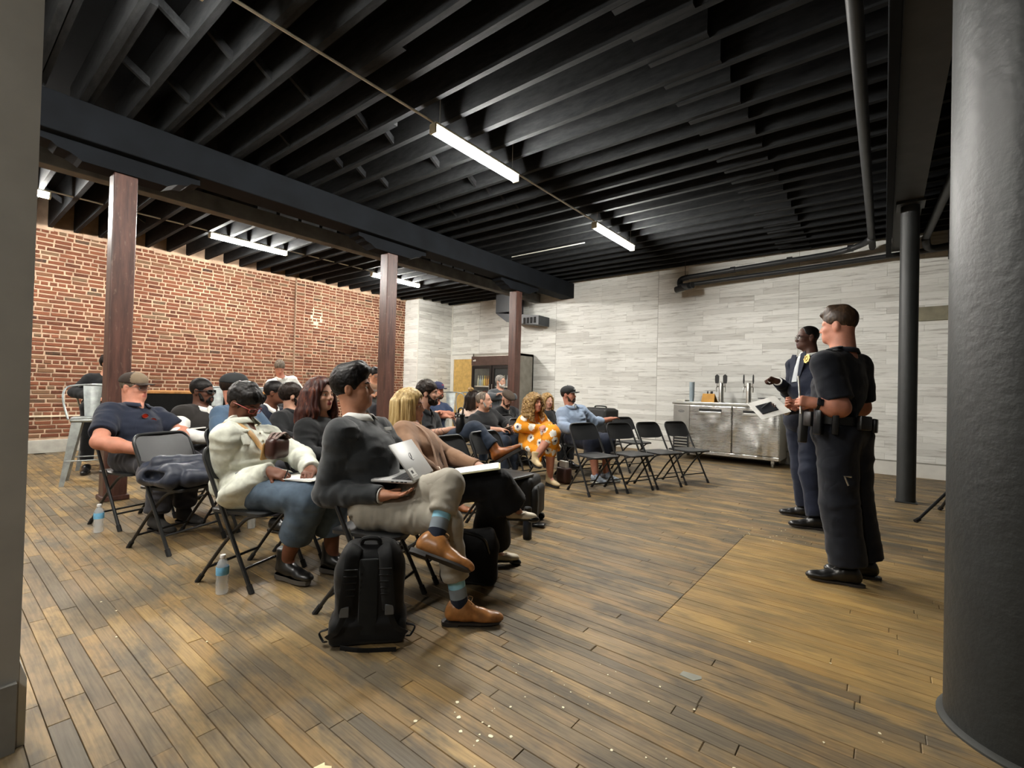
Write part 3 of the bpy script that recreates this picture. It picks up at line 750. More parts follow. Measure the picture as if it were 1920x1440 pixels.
        for i, (off, L, r) in enumerate(((.029, .070, .0082), (.0098, .078, .0086), (-.0098, .072, .0082), (-.029, .056, .0072))):
            p = W_ + d * .092 * z + side * off * z; dd = unit(d + side * off * (spread * 10 + .7)); c_ = curl * (1 + .12 * i)
            if point and i == 0: c_ = .15
            ang = 0
            for j, f in enumerate((.46, .31, .23)):
                ang += c_ * (.75, 1.0, .7)[j]; v = math.cos(ang) * dd + math.sin(ang) * n; p2 = p + v * L * f * z
                q.rc(p, p2, r * z * (1 - .09 * j), r * z * (.93 - .09 * j), .0035, m); p = p2
        p = W_ + d * .028 * z + side * .028 * z + n * .006 * z; v = unit(d * .62 + side * (.85 - .5 * thumb) + n * .55 * thumb)
        p2 = p + v * .040 * z; q.rc(p, p2, .0125 * z, .0095 * z, .010, m); v = unit(d * .9 + side * (.35 - .5 * thumb) + n * .45 * thumb); q.rc(p2, p2 + v * .03 * z, .0095 * z, .0078 * z, .004, m)
    # ---- garments
    def torso(s, q, g=.012, belly=1.0, bust=0, m=0, k=.06, low=0.0):
        J = s.J; T = s.T; L = np.linalg.norm(J['neck'] - J['pel'])
        w = np.linalg.norm(J['sl'] - J['sr']) / 2
        q.el(s.t('neck', .0, 0, -.215), V3(.100 + g, w * .92 + g, .175), T, k, m)
        q.el(J['pel'] * .55 + J['neck'] * .45 + T @ V3(.012 * belly, 0, -.01), V3((.098 + g) * belly, (w * .82 + g) * (1 + .35 * (belly - 1)), .17), T, k, m)
        q.el(J['pel'] + T @ V3(.005, 0, .03 - low), V3((.105 + g) * (1 + .6 * (belly - 1)), w * .86 + g, .12), T, k, m)
        for e in (-1, 1):
            q.rc(s.t('neck', -.014, e * .030, -.062), J['sl' if e > 0 else 'sr'] + T @ V3(0, -e * .012, .0), .040 + g * .5, .050 + g, .05, m)
            if bust: q.el(s.t('neck', .075, e * .072, -.26), (.062 * bust, .07 * bust, .066 * bust), T, .05, m)
    def sleeves(s, q, g=.012, to=1.0, arms=(.052, .046, .036), m=0, cuff=None, which='rl'):
        J = s.J
        for k in which:
            S_, E_, W_ = J['s' + k], J['e' + k], J['w' + k]; a0, a1, a2 = arms
            if to <= .5:
                e = S_ + (E_ - S_) * (to * 2); q.rc(S_, S_ + (E_ - S_) * max(.05, to * 2 - .3), a0 + g, a0 + g, .04, m); q.cc(S_ + (E_ - S_) * max(.0, to * 2 - .4), e, a0 + g, a1 + g * 1.25, .012, m)
            else:
                q.rc(S_, E_, a0 + g, a1 + g, .06, m); t_ = (to - .5) * 2; e = E_ + (W_ - E_) * t_; q.rc(E_, E_ + (W_ - E_) * .3, a1 + g, a1 + g, .02, m)
                q.cc(E_ + (W_ - E_) * .04, e, a1 + g, (cuff or (a2 * .9 + g)), .012, m)
    def neckcut(s, q, r=.062, up=.02, fwd=.0, tilt=.0):
        a = s.t('neck', fwd - .004, 0, -.075); b = s.t('neck', fwd + tilt, 0, .15); q.cc(a, b, r * .86, r * 1.12, .012, 0, 's')
    def shirt(s, name, mats, g=.012, to=1.0, belly=1.0, bust=0, fold=(.006, 9, 22, 3), neck=.062, vox=None, arms=(.052, .046, .036), hem=None, extra=None, low=0.0, cuff=None, parent=None, which='rl', k=.06):
        q = SDF(); s.torso(q, g, belly, bust, low=low, k=k); s.sleeves(q, g, to, arms, cuff=cuff, which=which)
        if extra: extra(q)
        if neck: s.neckcut(q, neck)
        if hem is not None: q.pl(J_hem(s, hem), -s.T[:, 2])
        return q.build(name, mats, vox or s.vox, parent or s.root, s.base, fold=fold)
    def trousers(s, mats, g=.012, th=(.086, .068), sh=(.062, .052), hemr=.06, upto=.93, fold=(.007, 8, 20, 11), vox=None, name='trousers', waist=.06, extra=None, mats_by=None, which='rl', seat=1.0):
        J = s.J; q = SDF()
        w = np.linalg.norm(J['hl'] - J['hr']) / 2
        q.el(J['pel'] + s.T @ V3(-.005, 0, -.0), V3((.115 + g) * seat, w + .085 + g, .115), s.T, .05)
        for k in which:
            hp, kn, an = J['h' + k], J['k' + k], J['a' + k]; e = kn + (an - kn) * (upto[k] if isinstance(upto, dict) else upto)
            q.rc(hp, kn, th[0] + g, th[1] + g, .05); q.rc(kn, kn + (an - kn) * .25, th[1] + g - .003, sh[0] + g, .03); q.cc(kn + (an - kn) * .1, e, sh[0] + g, hemr + g * .4, .02)
        if extra: extra(q)
        return q.build(name, mats, vox or s.vox, s.root, s.base, fold=fold)
    def shoe(s, k, mats, style='shoe', lace=None, size=1.0, sole=True, socks=None, vox=.005):
        """foot-shaped upper (mats[0]) on a sole (mats[1]); toe joint gives direction"""
        J = s.J; an, to = J['a' + k], J['t' + k]; d = to - an; up = getattr(s, 'footup', {}).get(k, V3(0, 0, 1)); f = unit(d - up * (d @ up)); up = unit(up - f * (f @ up)); l = np.cross(up, f); R = np.stack([f, l, up], 1); z = size
        def p(x, y, zz): return an + R @ (V3(x, y, zz) * z)
        q = SDF()
        q.rc(p(-.035, 0, -.055), p(.03, 0, -.05), .034 * z, .036 * z, .02); q.rc(p(.03, 0, -.045), p(.10, .004, -.062), .037 * z, .033 * z, .03); q.el(p(.135, .004, -.070), V3(.062, .041, .026) * z, R, .025)
        q.el(p(.178, .006, -.076), V3(.034, .030, .018) * z, R, .02)
        if style == 'boot': q.cc(p(-.012, 0, -.05), p(-.012, 0, .075), .047 * z, .050 * z, .03)
        elif style == 'pump': q.el(p(.045, 0, -.035), V3(.075, .030, .032) * z, R, .015, op='s')
        else: q.rc(p(-.02, 0, -.03), p(.02, 0, -.025), .041 * z, .040 * z, .02)
        q.bx(p(.07, 0, -.135), V3(.2, .1, .045) * z, R, .002, .004, op='s')
        o = q.build('shoe' if style != 'boot' else 'boot', mats[0], vox, s.root, s.base, smooth_it=2)
        if sole:
            b = MB(); out = [(-.078, -.022), (-.085, 0), (-.078, .022), (-.05, .034), (.0, .032), (.05, .031), (.10, .041), (.15, .043), (.19, .033), (.212, .006), (.20, -.02), (.16, -.036), (.10, -.040), (.05, -.034), (0, -.034), (-.05, -.034)]
            h0 = -.104 if style != 'boot' else -.112
            out = [(x * .95 - .002, y * .90) for x, y in out]; b.prism([(x * z, y * z) for x, y in out], -.097 * z, -.087 * z, R=R, c=an - s.base); b.prism([(x * z, y * z) for x, y in out if x < .02] , h0 * z - .004, -.0975 * z, R=R, c=an - s.base)
            if style == 'boot': b.prism([(x * z * .99, y * z * 1.06) for x, y in out], -.112 * z, -.087 * z, R=R, c=an - s.base)
            b.obj('sole', mats[1], o, True, 40)
        if lace:
            b = MB()
            for i in range(4):
                x = .052 + .018 * i; zz = -.010 - .0095 * i
                b.tube([p(x, -.017, zz - .006) - s.base, p(x + .004, 0, zz + .0035) - s.base, p(x, .017, zz - .006) - s.base], .0024 * z, 5)
            for e in (-1, 1): b.tube(smoothpath([p(.05, 0, -.003) - s.base, p(.04, e * .02, .016) - s.base, p(.06, e * .034, .006) - s.base, p(.056, e * .014, -.005) - s.base], 5), .0021 * z, 5)
            b.obj('laces', lace, o, True)
        return o
    def socks(s, k, bands, r=.043, top=.16):
        """bands: list of (material, fraction) from the top down"""
        J = s.J; an = J['a' + k]; d = unit(J['k' + k] - an); b = MB(); a = top; tot = sum(f for _, f in bands); mats = []; L = top + .035
        for m, f in bands:
            if m not in mats: mats.append(m)
            e = a - L * f / tot; b.tube([an + d * a - s.base, an + d * (a + e) / 2 - s.base, an + d * e - s.base], [r, r, r * (.98 if e > 0 else .95)], 20, mats.index(m), cap=False); a = e
        return b.obj('sock', mats, s.root, True, 60)
    # ---- hair, hats, glasses
    def hair_short(s, m, thick=.012, top=.018, fringe=0.0, back=-.045, noise=.004, freq=70, sideburn=.02, quiff=None, name='hair', vox=None, front=.052, temple=.035, recede=0):
        q = SDF(); H, hs, h = s.H, s.hs, s.h
        q.el(h(-.016, 0, .036), V3(.097 + thick, .074 + thick, .084 + thick * .9), H, .01)
        q.el(h(-.02, 0, .060), V3(.088 + top * .6, .066 + top * .5, .066 + top), H, .02)
        if quiff: quiff(q, h, H, hs)
        q.pl(h(.0, 0, back), H @ unit(V3(.35, 0, -1)), .01)
        q.el(h(.118 + fringe, 0, -.055 + recede * .5), V3(.10, .10, .112 + recede), H, .006, op='s')
        q.el(h(.085 + fringe, 0, front - .1), V3(.075, .12, .085), H, .01, op='s')
        for e in (-1, 1): q.el(h(-.008, e * .10, -.012), V3(.026, .05, .034) * hs, H, .006, op='s')
        fn = lambda P: noise * .6 * vnoise((P - s.J['head']) @ H * freq * np.array((.5, 1.6, .8)), 5) + noise * .35 * vnoise(P * freq * 1.6, 9)
        return q.build(name, m, vox or max(.004, s.vox * .7), s.root, s.base, noise=fn)
    def strands(s, name, m, locks, seg=9, n=5):
        """locks: list of (points, radius) in head space -> tapered locks in one mesh"""
        b = MB()
        for pts, r in locks:
            P = smoothpath([s.h(*p) - s.base for p in pts], max(2, seg // max(1, len(pts) - 1))); rr = [r * (1 - .75 * (i / (len(P) - 1)) ** 2) for i in range(len(P))]; rr[0] *= .6
            b.tube(P, rr, n, flat=.6)
        return b.obj(name, m, s.root, True, 180)
    def brows(s, m, w=.004):
        for e in (-1, 1): MB().tube([s.h(.090, e * .014, .021) - s.base, s.h(.088, e * .030, .0265) - s.base, s.h(.074, e * .047, .022) - s.base], [w * .8, w, w * .5], 6).obj('eyebrow', m, s.bodyo, True)
    def beard(s, m, full=1.0, vox=None, noise=.003, stache=True, gap=True, name='beard'):
        q = SDF(); H, hs, h = s.H, s.hs, s.h; g = .006 * full
        q.el(h(.030, 0, -.078), V3(.052 + g, .055 + g, .036 + g), H, .02); q.el(h(.066, 0, -.094), V3(.022 + g, .026 + g, .018 + g * 1.6), H, .02)
        for e in (-1, 1): q.rc(h(.012, e * .066, -.02), h(.03, e * .056, -.066), .009 + g * .4, .016 + g * .5, .02)
        q.el(h(.11, 0, -.035), V3(.045, .050, .038), H, .008, op='s')
        if stache:
            q.rc(h(.088, -.022, -.058), h(.094, 0, -.047), .006, .0075, .01); q.rc(h(.088, .022, -.058), h(.094, 0, -.047), .006, .0075, .01)
            for e in (-1, 1): q.rc(h(.085, e * .026, -.058), h(.076, e * .03, -.085), .007, .012, .012)
        fn = lambda P: noise * vnoise(P * 130, 3)
        return q.build(name, m, vox or max(.004, s.vox * .6), s.root, s.base, noise=fn)
    def cap(s, m, mb, mesh=None, brim=1.0, tilt=0, logo=None, up=0.0, back=None):
        """baseball cap: crown of panels, curved peak, top button"""
        H, h = s.H, s.h; q = SDF(); c = .095
        q.el(h(-.014, 0, .050 + up), V3(.108, .086, .086), H, .01, 0); q.el(h(.03, 0, .062 + up), V3(.068, .070, .066), H, .03, 0)
        q.pl(h(0, 0, .040 + up), H @ unit(V3(-.05, 0, -1)), .003)
        if mesh is not None: q.p.append(('el', h(-.06, 0, .055 + up), V3(.066, .088, .088), H, 0, .01, 1, 'u')); q.p.insert(0, q.p.pop()); 
        if mesh is not None:
            q = SDF(); q.el(h(-.026, 0, .050 + up), V3(.098, .087, .084), H, .01, 1); q.el(h(.032, 0, .060 + up), V3(.066, .073, .072), H, .03, 0); q.pl(h(0, 0, .040 + up), H @ unit(V3(-.05, 0, -1)), .003)
        o = q.build('cap', [m, mesh or m], max(.004, s.vox * .6), s.root, s.base, smooth_it=2)
        b = MB(); n = 13; V = []; F = []
        for i in range(n):
            a = -1.15 + 2.3 * i / (n - 1)
            for j, rr in enumerate((0, .5, 1)):
                x = .055 * math.cos(a) + .035 + rr * (.075 * brim) * max(.12, math.cos(a * .95)); y = math.sin(a) * (.082 - .006 * rr); zz = .046 + up - .012 * (math.sin(a)) ** 2 - .006 * rr
                V.append(s.h(x, y, zz) - s.base); V.append(s.h(x, y, zz - .005) - s.base)
        for i in range(n - 1):
            for j in range(2):
                a, c_ = i * 6 + j * 2, (i + 1) * 6 + j * 2
                F += [(a, c_, c_ + 2, a + 2), (a + 1, a + 3, c_ + 3, c_ + 1)]
            F += [(i * 6 + 4, (i + 1) * 6 + 4, (i + 1) * 6 + 5, i * 6 + 5), (i * 6, i * 6 + 1, (i + 1) * 6 + 1, (i + 1) * 6)]
        b.add(V, F).obj('peak', mb, o, True, 60)
        MB().sphere(s.h(-.01, 0, .137 + up) - s.base, .007, 8).obj('button', m, o, True)
        if logo: b = MB(); [b.rbox((-.003, -w / 2, -hh / 2), (.003, w / 2, hh / 2), .002, R=H, c=s.h(.096, y, .075 + up + z) - s.base) for y, z, w, hh in logo[1]]; b.obj('emblem', logo[0], o, True)
        return o
    def glasses(s, m, lens=None, h=.016, w=.024, thick=.0018, drop=0, fill=False):
        b = MB(); lm = MB(); dz = -drop
        for e in (-1, 1):
            pts = []
            for a in np.linspace(0, 2 * math.pi, 17)[:-1]:
                ca, sa = math.cos(a), math.sin(a); k = 1 / (abs(ca) ** 4 + abs(sa) ** 4) ** .25
                pts.append(s.h(.0985 - .012 * (max(0, e * (e * .031 + ca * w * k) - .03) / .03), e * .032 + ca * w * k * 1.0, dz - .002 + sa * h * k) - s.base)
            b.tube(pts + [pts[0], pts[1]], thick, 5)
            if lens is not None: lm.add(pts, [tuple(range(16))])
            b.tube([s.h(.088, e * .058, dz + .006) - s.base, s.h(.03, e * .077, dz + .008) - s.base, s.h(-.02, e * .081, .004) - s.base], thick, 5)
        b.tube([s.h(.0985, -.009, dz + .003) - s.base, s.h(.101, 0, dz + .006) - s.base, s.h(.0985, .009, dz + .003) - s.base], thick, 5)
        o = b.obj('glasses', m, s.root, True)
        if lens is not None: lm.obj('lenses', lens, o)
        return o
def frame_m(d):
    x, y, z = frame(d); return np.stack([z, x, y], 1)
def J_hem(s, t): return s.J['pel'] + s.T @ V3(0, 0, t)

def seated(base, yaw, head=None, s=1.0, seat=.445, lean=0, cross=None, arms='lap', spread=.1, sw=.19, dx=0, hip=.02, tuck=0):
    """joint set for someone on a chair; local axes f (facing), l (left), z"""
    y = math.radians(yaw); F = V3(math.cos(y), math.sin(y), 0); L = V3(-math.sin(y), math.cos(y), 0); B = np.array(base, float); Z = V3(0, 0, 1)
    def P(f, l, z): return B + F * f + L * l + Z * z
    J = dict(pel=P(hip, 0, seat + .115))
    if head is None: J['head'] = P(hip + lean, 0, seat + .115 + .64 * s)
    else: J['head'] = np.array(head, float)
    d = J['head'] - J['pel']
    J['neck'] = J['pel'] + d * .79 + F * (-.02); J['chest'] = J['pel'] + d * .5 + F * (-.01)
    up = unit(J['neck'] - J['pel']); R = unit(L - up * (L @ up))
    for k, e in (('r', -1), ('l', 1)):
        J['s' + k] = J['neck'] + R * e * sw * .84 - up * .125; J['h' + k] = P(hip + .02, e * .085, seat + .085)
        J['k' + k] = P(hip + .44 * s, e * spread, seat + .07); J['a' + k] = P(hip + (.43 - tuck) * s, e * spread, .105); J['t' + k] = J['a' + k] + F * .2 + L * e * .03 - Z * .06
        if arms == 'lap': J['e' + k] = P(hip + .02, e * (sw + .07), seat + .25); J['w' + k] = P(hip + .25, e * .09, seat + .20)
        elif arms == 'cross': J['e' + k] = P(hip + .08, e * (sw + .05), seat + .34); J['w' + k] = P(hip + .20, -e * .05, seat + .36 + .03 * e)
        elif arms == 'down': J['e' + k] = P(hip - .02, e * (sw + .07), seat + .24); J['w' + k] = P(hip + .18, e * (sw + .05), seat + .17)
    if cross:                                                       # cross = leg laid over the other
        o = 'l' if cross == 'r' else 'r'; e = -1 if cross == 'r' else 1
        J['k' + cross] = P(hip + .46 * s, -e * .02, seat + .17); J['a' + cross] = P(hip + .62 * s, -e * .11, seat - .19); J['t' + cross] = J['a' + cross] + F * .2 - L * e * .04 - Z * .05
        J['a' + o] = P(hip + .42 * s, -e * .06, .105); J['t' + o] = J['a' + o] + F * .2 - Z * .06
    J['P'] = P; J['F'] = F; J['L'] = L; return J
def standing(feet, yaw, head, sw=.2, spread=.1, body_yaw=None):
    y = math.radians(yaw if body_yaw is None else body_yaw); F = V3(math.cos(y), math.sin(y), 0); L = V3(-math.sin(y), math.cos(y), 0); B = np.array(feet, float); h = np.array(head, float); Z = V3(0, 0, 1)
    Ht = h[2] + .12; J = dict(head=h); J['pel'] = V3(*(B[:2] * .55 + h[:2] * .45), Ht * .535); d = h - J['pel']
    J['neck'] = J['pel'] + d * .80 - F * .02; J['chest'] = J['pel'] + d * .52 - F * .005
    def P(f, l, z): return V3(B[0], B[1], 0) + F * f + L * l + Z * z
    for k, e in (('r', -1), ('l', 1)):
        J['s' + k] = J['neck'] + L * e * sw * .86 - Z * .12; J['h' + k] = J['pel'] + L * e * .09 - Z * .04; J['k' + k] = P(.02, e * spread, Ht * .285); J['a' + k] = P(0, e * spread, .105); J['t' + k] = J['a' + k] + F * .2 + L * e * .04 - Z * .06
        J['e' + k] = J['s' + k] + L * e * .07 - Z * .27; J['w' + k] = J['e' + k] + F * .08 - Z * .24
    J['P'] = P; J['F'] = F; J['L'] = L; return J
# ================================================================== FURNITURE AND THINGS
M_CH = mat('black_chair_enamel', '1b1c1d', .38, var=.1, spec=.5)
M_CHP = mat('black_chair_plastic', '222324', .42, var=.12, bump=.12, bscale=240)
M_RUB = mat('black_rubber', '0e0e0e', .8)
M_STEELB = mat('bright_steel', 'b9b8b2', .28, 1., var=.05)
def make_chair():
    t = thing('folding_chair', 'chair', 'chair')
    def up(z): return .205 - .415 * z / .79            # x of the upright at height z
    for e in (-1, 1):
        o = MB().tube([(up(0.015), e * .212, .015), (up(.44), e * .208, .44), (up(.70), e * .203, .70)], .0115, 8).obj('leg', M_CH, t, True)
        MB().tube([(up(0), e * .212, 0), (up(.045), e * .212, .045)], .0155, 8).obj('foot_cap', M_RUB, o, True)
        o = MB().tube(smoothpath([(-.21, e * .188, .012), (-.155, e * .188, .085), (-.04, e * .187, .235), (.06, e * .186, .345), (.13, e * .186, .405), (.20, e * .186, .428)], 3), .0105, 8).obj('leg', M_CH, t, True)
        MB().tube([(-.22, e * .188, 0), (-.185, e * .188, .045)], .0148, 8).obj('foot_cap', M_RUB, o, True)
        MB().rbox((-.012, -.006, -.03), (.012, .006, .03), .004, R=rotm('Y', -28), c=(up(.43), e * .196, .43)).obj('hinge', M_STEELB, t)
    MB().tube(smoothpath([(up(.69), -.203, .69), (up(.745), -.198, .745), (up(.782), -.165, .782), (up(.79), -.10, .79), (up(.79), .10, .79), (up(.782), .165, .782), (up(.745), .198, .745), (up(.69), .203, .69)], 4), .0115, 8).obj('top_rail', M_CH, t, True)
    # moulded backrest, bowed
    b = MB(); V = []; F = []; ny, nz = 12, 6
    for s in (1, -1):
        for j in range(nz + 1):
            for i in range(ny + 1):
                yy = -.192 + .384 * i / ny; w = j / nz; z = .60 + .185 * w; c = 1 - abs(yy / .192) ** 6 * (.25 if .1 < w < .9 else 1)
                zz = .6925 + (z - .6925) * (1 - .18 * abs(yy / .192) ** 5)
                V.append((up(zz) - .018 * (1 - (yy / .192) ** 2) + s * .008 * min(1, c + .3), yy, zz))
    n1 = (ny + 1) * (nz + 1)
    for j in range(nz):
        for i in range(ny):
            a = j * (ny + 1) + i; F += [(a, a + 1, a + ny + 2, a + ny + 1), (n1 + a, n1 + a + ny + 1, n1 + a + ny + 2, n1 + a + 1)]
    rim = [i for i in range(ny + 1)] + [j * (ny + 1) + ny for j in range(1, nz + 1)] + [nz * (ny + 1) + i for i in range(ny - 1, -1, -1)] + [j * (ny + 1) for j in range(nz - 1, 0, -1)]
    for a, c in zip(rim, rim[1:] + rim[:1]): F.append((a, n1 + a, n1 + c, c))
    b.add(V, F).obj('backrest', M_CHP, t, True, 50)
    # seat pan with turned-down lip
    out = []
    for (cx, cy, r, a0) in ((.20, .150, .05, 0), (-.10, .150, .045, 90), (-.10, -.150, .045, 180), (.20, -.150, .05, 270)):
        for a in np.linspace(a0, a0 + 90, 5): out.append((cx + r * math.cos(math.radians(a)), cy + r * math.sin(math.radians(a))))
    n = len(out); V = [(x, y, .424) for x, y in out] + [(x * 1.0, y, .440) for x, y in out] + [(.05 + (x - .05) * .93, y * .94, .4465) for x, y in out] + [(.05 + (x - .05) * .6, y * .6, .441) for x, y in out]
    F = [tuple(range(n))[::-1]] + [(i, (i + 1) % n, (i + 1) % n + n, i + n) for i in range(n)] + [(n + i, n + (i + 1) % n, 2 * n + (i + 1) % n, 2 * n + i) for i in range(n)] + [(2 * n + i, 2 * n + (i + 1) % n, 3 * n + (i + 1) % n, 3 * n + i) for i in range(n)] + [tuple(range(3 * n, 4 * n))]
    MB().add(V, F).obj('seat', M_CHP, t, True, 50)
    MB().tube([(up(.125), -.21, .125), (up(.125), .21, .125)], .008, 6).obj('stretcher', M_CH, t, True)
    MB().tube([(-.145, -.188, .095), (-.145, .188, .095)], .008, 6).obj('stretcher', M_CH, t, True)
    return t
CHAIR0 = make_chair(); _used = []
def chair(x, y, yaw, label, group=None):
    c = CHAIR0 if not _used else copy_tree(CHAIR0); _used.append(1)
    c.location = (x, y, 0); c.rotation_euler = (0, 0, math.radians(yaw)); tag(c, label, 'chair', group or 'black folding chairs'); return c
chair(-2.155, 1.56, 22, 'black folding chair under the man in the grey sweater')
chair(-2.36, 2.09, 22, 'black folding chair under the blonde woman in the tan jacket')
chair(-2.56, 2.68, 6, 'empty black folding chair just beyond the blonde woman, left of two')
chair(-2.66, 3.23, 2, 'empty black folding chair with its round-edged seat above the black wheeled bag')
chair(-3.03, 1.315, 22, 'black folding chair under the woman in the pale denim jacket')
chair(-3.22, 1.85, 22, 'black folding chair under the woman with long auburn hair')
chair(-3.66, 3.08, 14, 'black folding chair under the bearded man in the black shirt')
chair(-4.02, 1.21, 21, 'black folding chair with a bundled navy jacket on its seat')
chair(-4.24, 1.73, 21, 'black folding chair under the man in the blue T-shirt')
chair(-4.46, 2.27, 21, 'black folding chair under the dark-haired man in the black jacket')
chair(-4.90, 1.15, 18, 'black folding chair under the man in the navy shirt and brown cap')
chair(-5.10, 1.68, 20, 'black folding chair under the man in the dark vest with sunglasses')
chair(-5.26, 2.30, 20, 'black folding chair under the man with glasses in the dark suit')
chair(-4.25, 4.78, 0, 'black folding chair under the bald man in the black turtleneck')
chair(-3.66, 5.03, -10, 'black folding chair under the woman in the orange floral dress')
chair(-3.36, 5.72, -20, 'black folding chair under the man in the blue shirt and shorts')
chair(-4.22, 6.22, -8, 'black folding chair under the blonde woman half hidden behind the orange dress')
chair(-4.38, 5.58, -5, 'black folding chair with its pale top edge before the man in the flat cap')
chair(-2.69, 4.97, -20, 'empty black folding chair leftmost of the front four at right, before the bare knee')
chair(-2.45, 5.45, -20, 'empty black folding chair second from left in the front four at right')
chair(-2.27, 5.93, -21, 'empty black folding chair third from left in the front four at right')
chair(-2.10, 6.48, -22, 'empty black folding chair rightmost, against the steel drinks cooler')
chair(-3.27, 6.28, -20, 'empty black folding chair in the second right row, beside the man in shorts')
chair(-3.02, 6.78, -20, 'empty black folding chair in the second right row, nearest the plank wall')

# ---- galvanised bar stools
M_GALV = mat('galvanised_steel', '9ba09e', .38, .75, var=.14, scale=14, bump=.08, bscale=90)
def make_stool():
    t = thing('bar_stool', 'stool', 'stool'); h = .74
    b = MB(); b.rbox((-.155, -.155, h - .012), (.155, .155, h + .004), .012, 3); b.rbox((-.16, -.16, h - .05), (.16, .16, h - .006), .02, 3); b.obj('seat', M_GALV, t, True, 40)
    for sx in (-1, 1):
        for sy in (-1, 1):
            a = np.array((sx * .135, sy * .135, h - .01)); f = np.array((sx * .215, sy * .215, 0.0)); m = MB()
            def ring(p, w): return [p + V3(-sx * w, sy * .004, 0), p + V3(sx * .006, sy * .006, 0), p + V3(sx * .004, -sy * w, 0), p + V3(-sx * .004, -sy * w, 0), p + V3(-sx * .008, -sy * .008, 0), p + V3(-sx * w, -sy * .004, 0)]
            V = ring(a, .085) + ring(f, .034); m.add(V, [(i, (i + 1) % 6, (i + 1) % 6 + 6, i + 6) for i in range(6)] + [tuple(range(6)), tuple(range(6, 12))]).obj('leg', M_GALV, t)
    for a, c in (((-1, -1), (1, -1)), ((1, -1), (1, 1)), ((1, 1), (-1, 1)), ((-1, 1), (-1, -1))):
        k = .135 + .08 * (.74 - .27) / .74; MB().tube([(a[0] * k, a[1] * k, .27), (c[0] * k, c[1] * k, .27)], .007, 6).obj('footrest', M_GALV, t, True)
    MB().tube(smoothpath([(.10, -.175, h - .02), (.02, -.225, .90), (-.05, -.235, 1.02), (-.12, -.20, 1.085), (-.195, -.10, 1.105), (-.21, 0, 1.11), (-.195, .10, 1.105), (-.12, .20, 1.085), (-.05, .235, 1.02), (.02, .225, .90), (.10, .175, h - .02)], 5), .0105, 8).obj('back_rail', M_GALV, t, True)
    V = []; n = 6
    for s in (0, .006):
        for j in range(2):
            for i in range(n + 1):
                yy = (-1 + 2 * i / n) * (.060 if j == 0 else .085); V.append((-.145 - .06 * j + s - .02 * (1 - (yy / .085) ** 2), yy, h - .005 if j == 0 else 1.105))
    F = [(i, i + 1, n + 2 + i, n + 1 + i) for i in range(n)] + [(2 * n + 2 + i, 3 * n + 3 + i, 3 * n + 4 + i, 2 * n + 3 + i) for i in range(n)]
    F += [(0, n + 1, 3 * n + 3, 2 * n + 2), (n, 3 * n + 2, 4 * n + 3, 2 * n + 1)]
    MB().add(V, F).obj('splat', M_GALV, t, True, 60); return t
STOOL0 = make_stool(); _su = []
def stool(p, yaw, label):
    c = STOOL0 if not _su else copy_tree(STOOL0); _su.append(1); c.location = (p[0], p[1], 0); c.rotation_euler = (0, 0, math.radians(yaw)); tag(c, label, 'stool', 'galvanised bar stools')
stool((-7.14, 1.25), -14, 'grey metal bar stool standing alone left of the nearest post')
stool((-7.3, 2.62), -18, 'grey metal bar stool right of the brown capped man, in front of its twin')
stool((-7.33, 3.15), -24, 'grey metal bar stool half hidden behind its twin before the brick wall')
stool((-6.9, 3.62), -26, 'grey metal bar stool seen behind the man in the vest and the blue T-shirt')
stool((-6.90, 4.88), 160, 'grey metal bar stool under the man beside the middle post')
stool((-5.85, 5.72), -42, 'grey metal bar stool with a broad splat right of the man in the navy cap')
stool((-6.05, 6.35), -60, 'grey metal bar stool behind the woman with the hair bun')
stool((-5.80, 6.95), 155, 'grey metal bar stool under the grey-bearded man')
stool((-8.24, 1.54), 170, 'grey metal bar stool under the person hidden behind the nearest post')
M_WOODT = mat('table_oak', 'a9773f', .5, var=.25, scale=3, stretch=(4, 40, 4))
t = thing('bar_table', 'tall bar table with a thin wooden top and black cloth before the brick wall', 'table', (-8.15, 2.7, 0), 90)
MB().rbox((-.9, -.33, 1.0), (.9, .33, 1.035), .006).obj('tabletop', M_WOODT, t)
b = MB(); V = []; F = []; n = 96
per = [(-.88, -.31), (.88, -.31), (.88, .31), (-.88, .31)]
pts = []
for i in range(4):
    a, c = np.array(per[i]), np.array(per[(i + 1) % 4])
    for q_ in np.linspace(0, 1, 30 if i % 2 == 0 else 12, endpoint=False): pts.append((a + (c - a) * q_, np.array(((c - a)[1], -(c - a)[0])) / np.linalg.norm(c - a)))
n = len(pts)
for j, z in enumerate((.999, .6, .03)):
    for i, (p_, nn) in enumerate(pts):
        w = math.sin(i * 1.9) * .012 * j + .015 * j; V.append((p_[0] + nn[0] * w, p_[1] + nn[1] * w, z))
b.add(V, [(j * n + i, j * n + (i + 1) % n, (j + 1) * n + (i + 1) % n, (j + 1) * n + i) for j in range(2) for i in range(n)]).obj('cloth', cloth('black_tablecloth', '101010'), t, True)
M_TC = mat('grey_table_metal', '8f9394', .4, .6)
t = thing('bar_table', 'small grey metal bar table beside the middle post', 'table', (-6.55, 5.55, 0), 0)
MB().rbox((-.3, -.3, .98), (.3, .3, 1.02), .01).obj('tabletop', M_TC, t)
for sx in (-1, 1):
    for sy in (-1, 1): MB().tube([(sx * .2, sy * .2, .98), (sx * .27, sy * .27, 0)], .02, 8).obj('leg', M_TC, t, True)

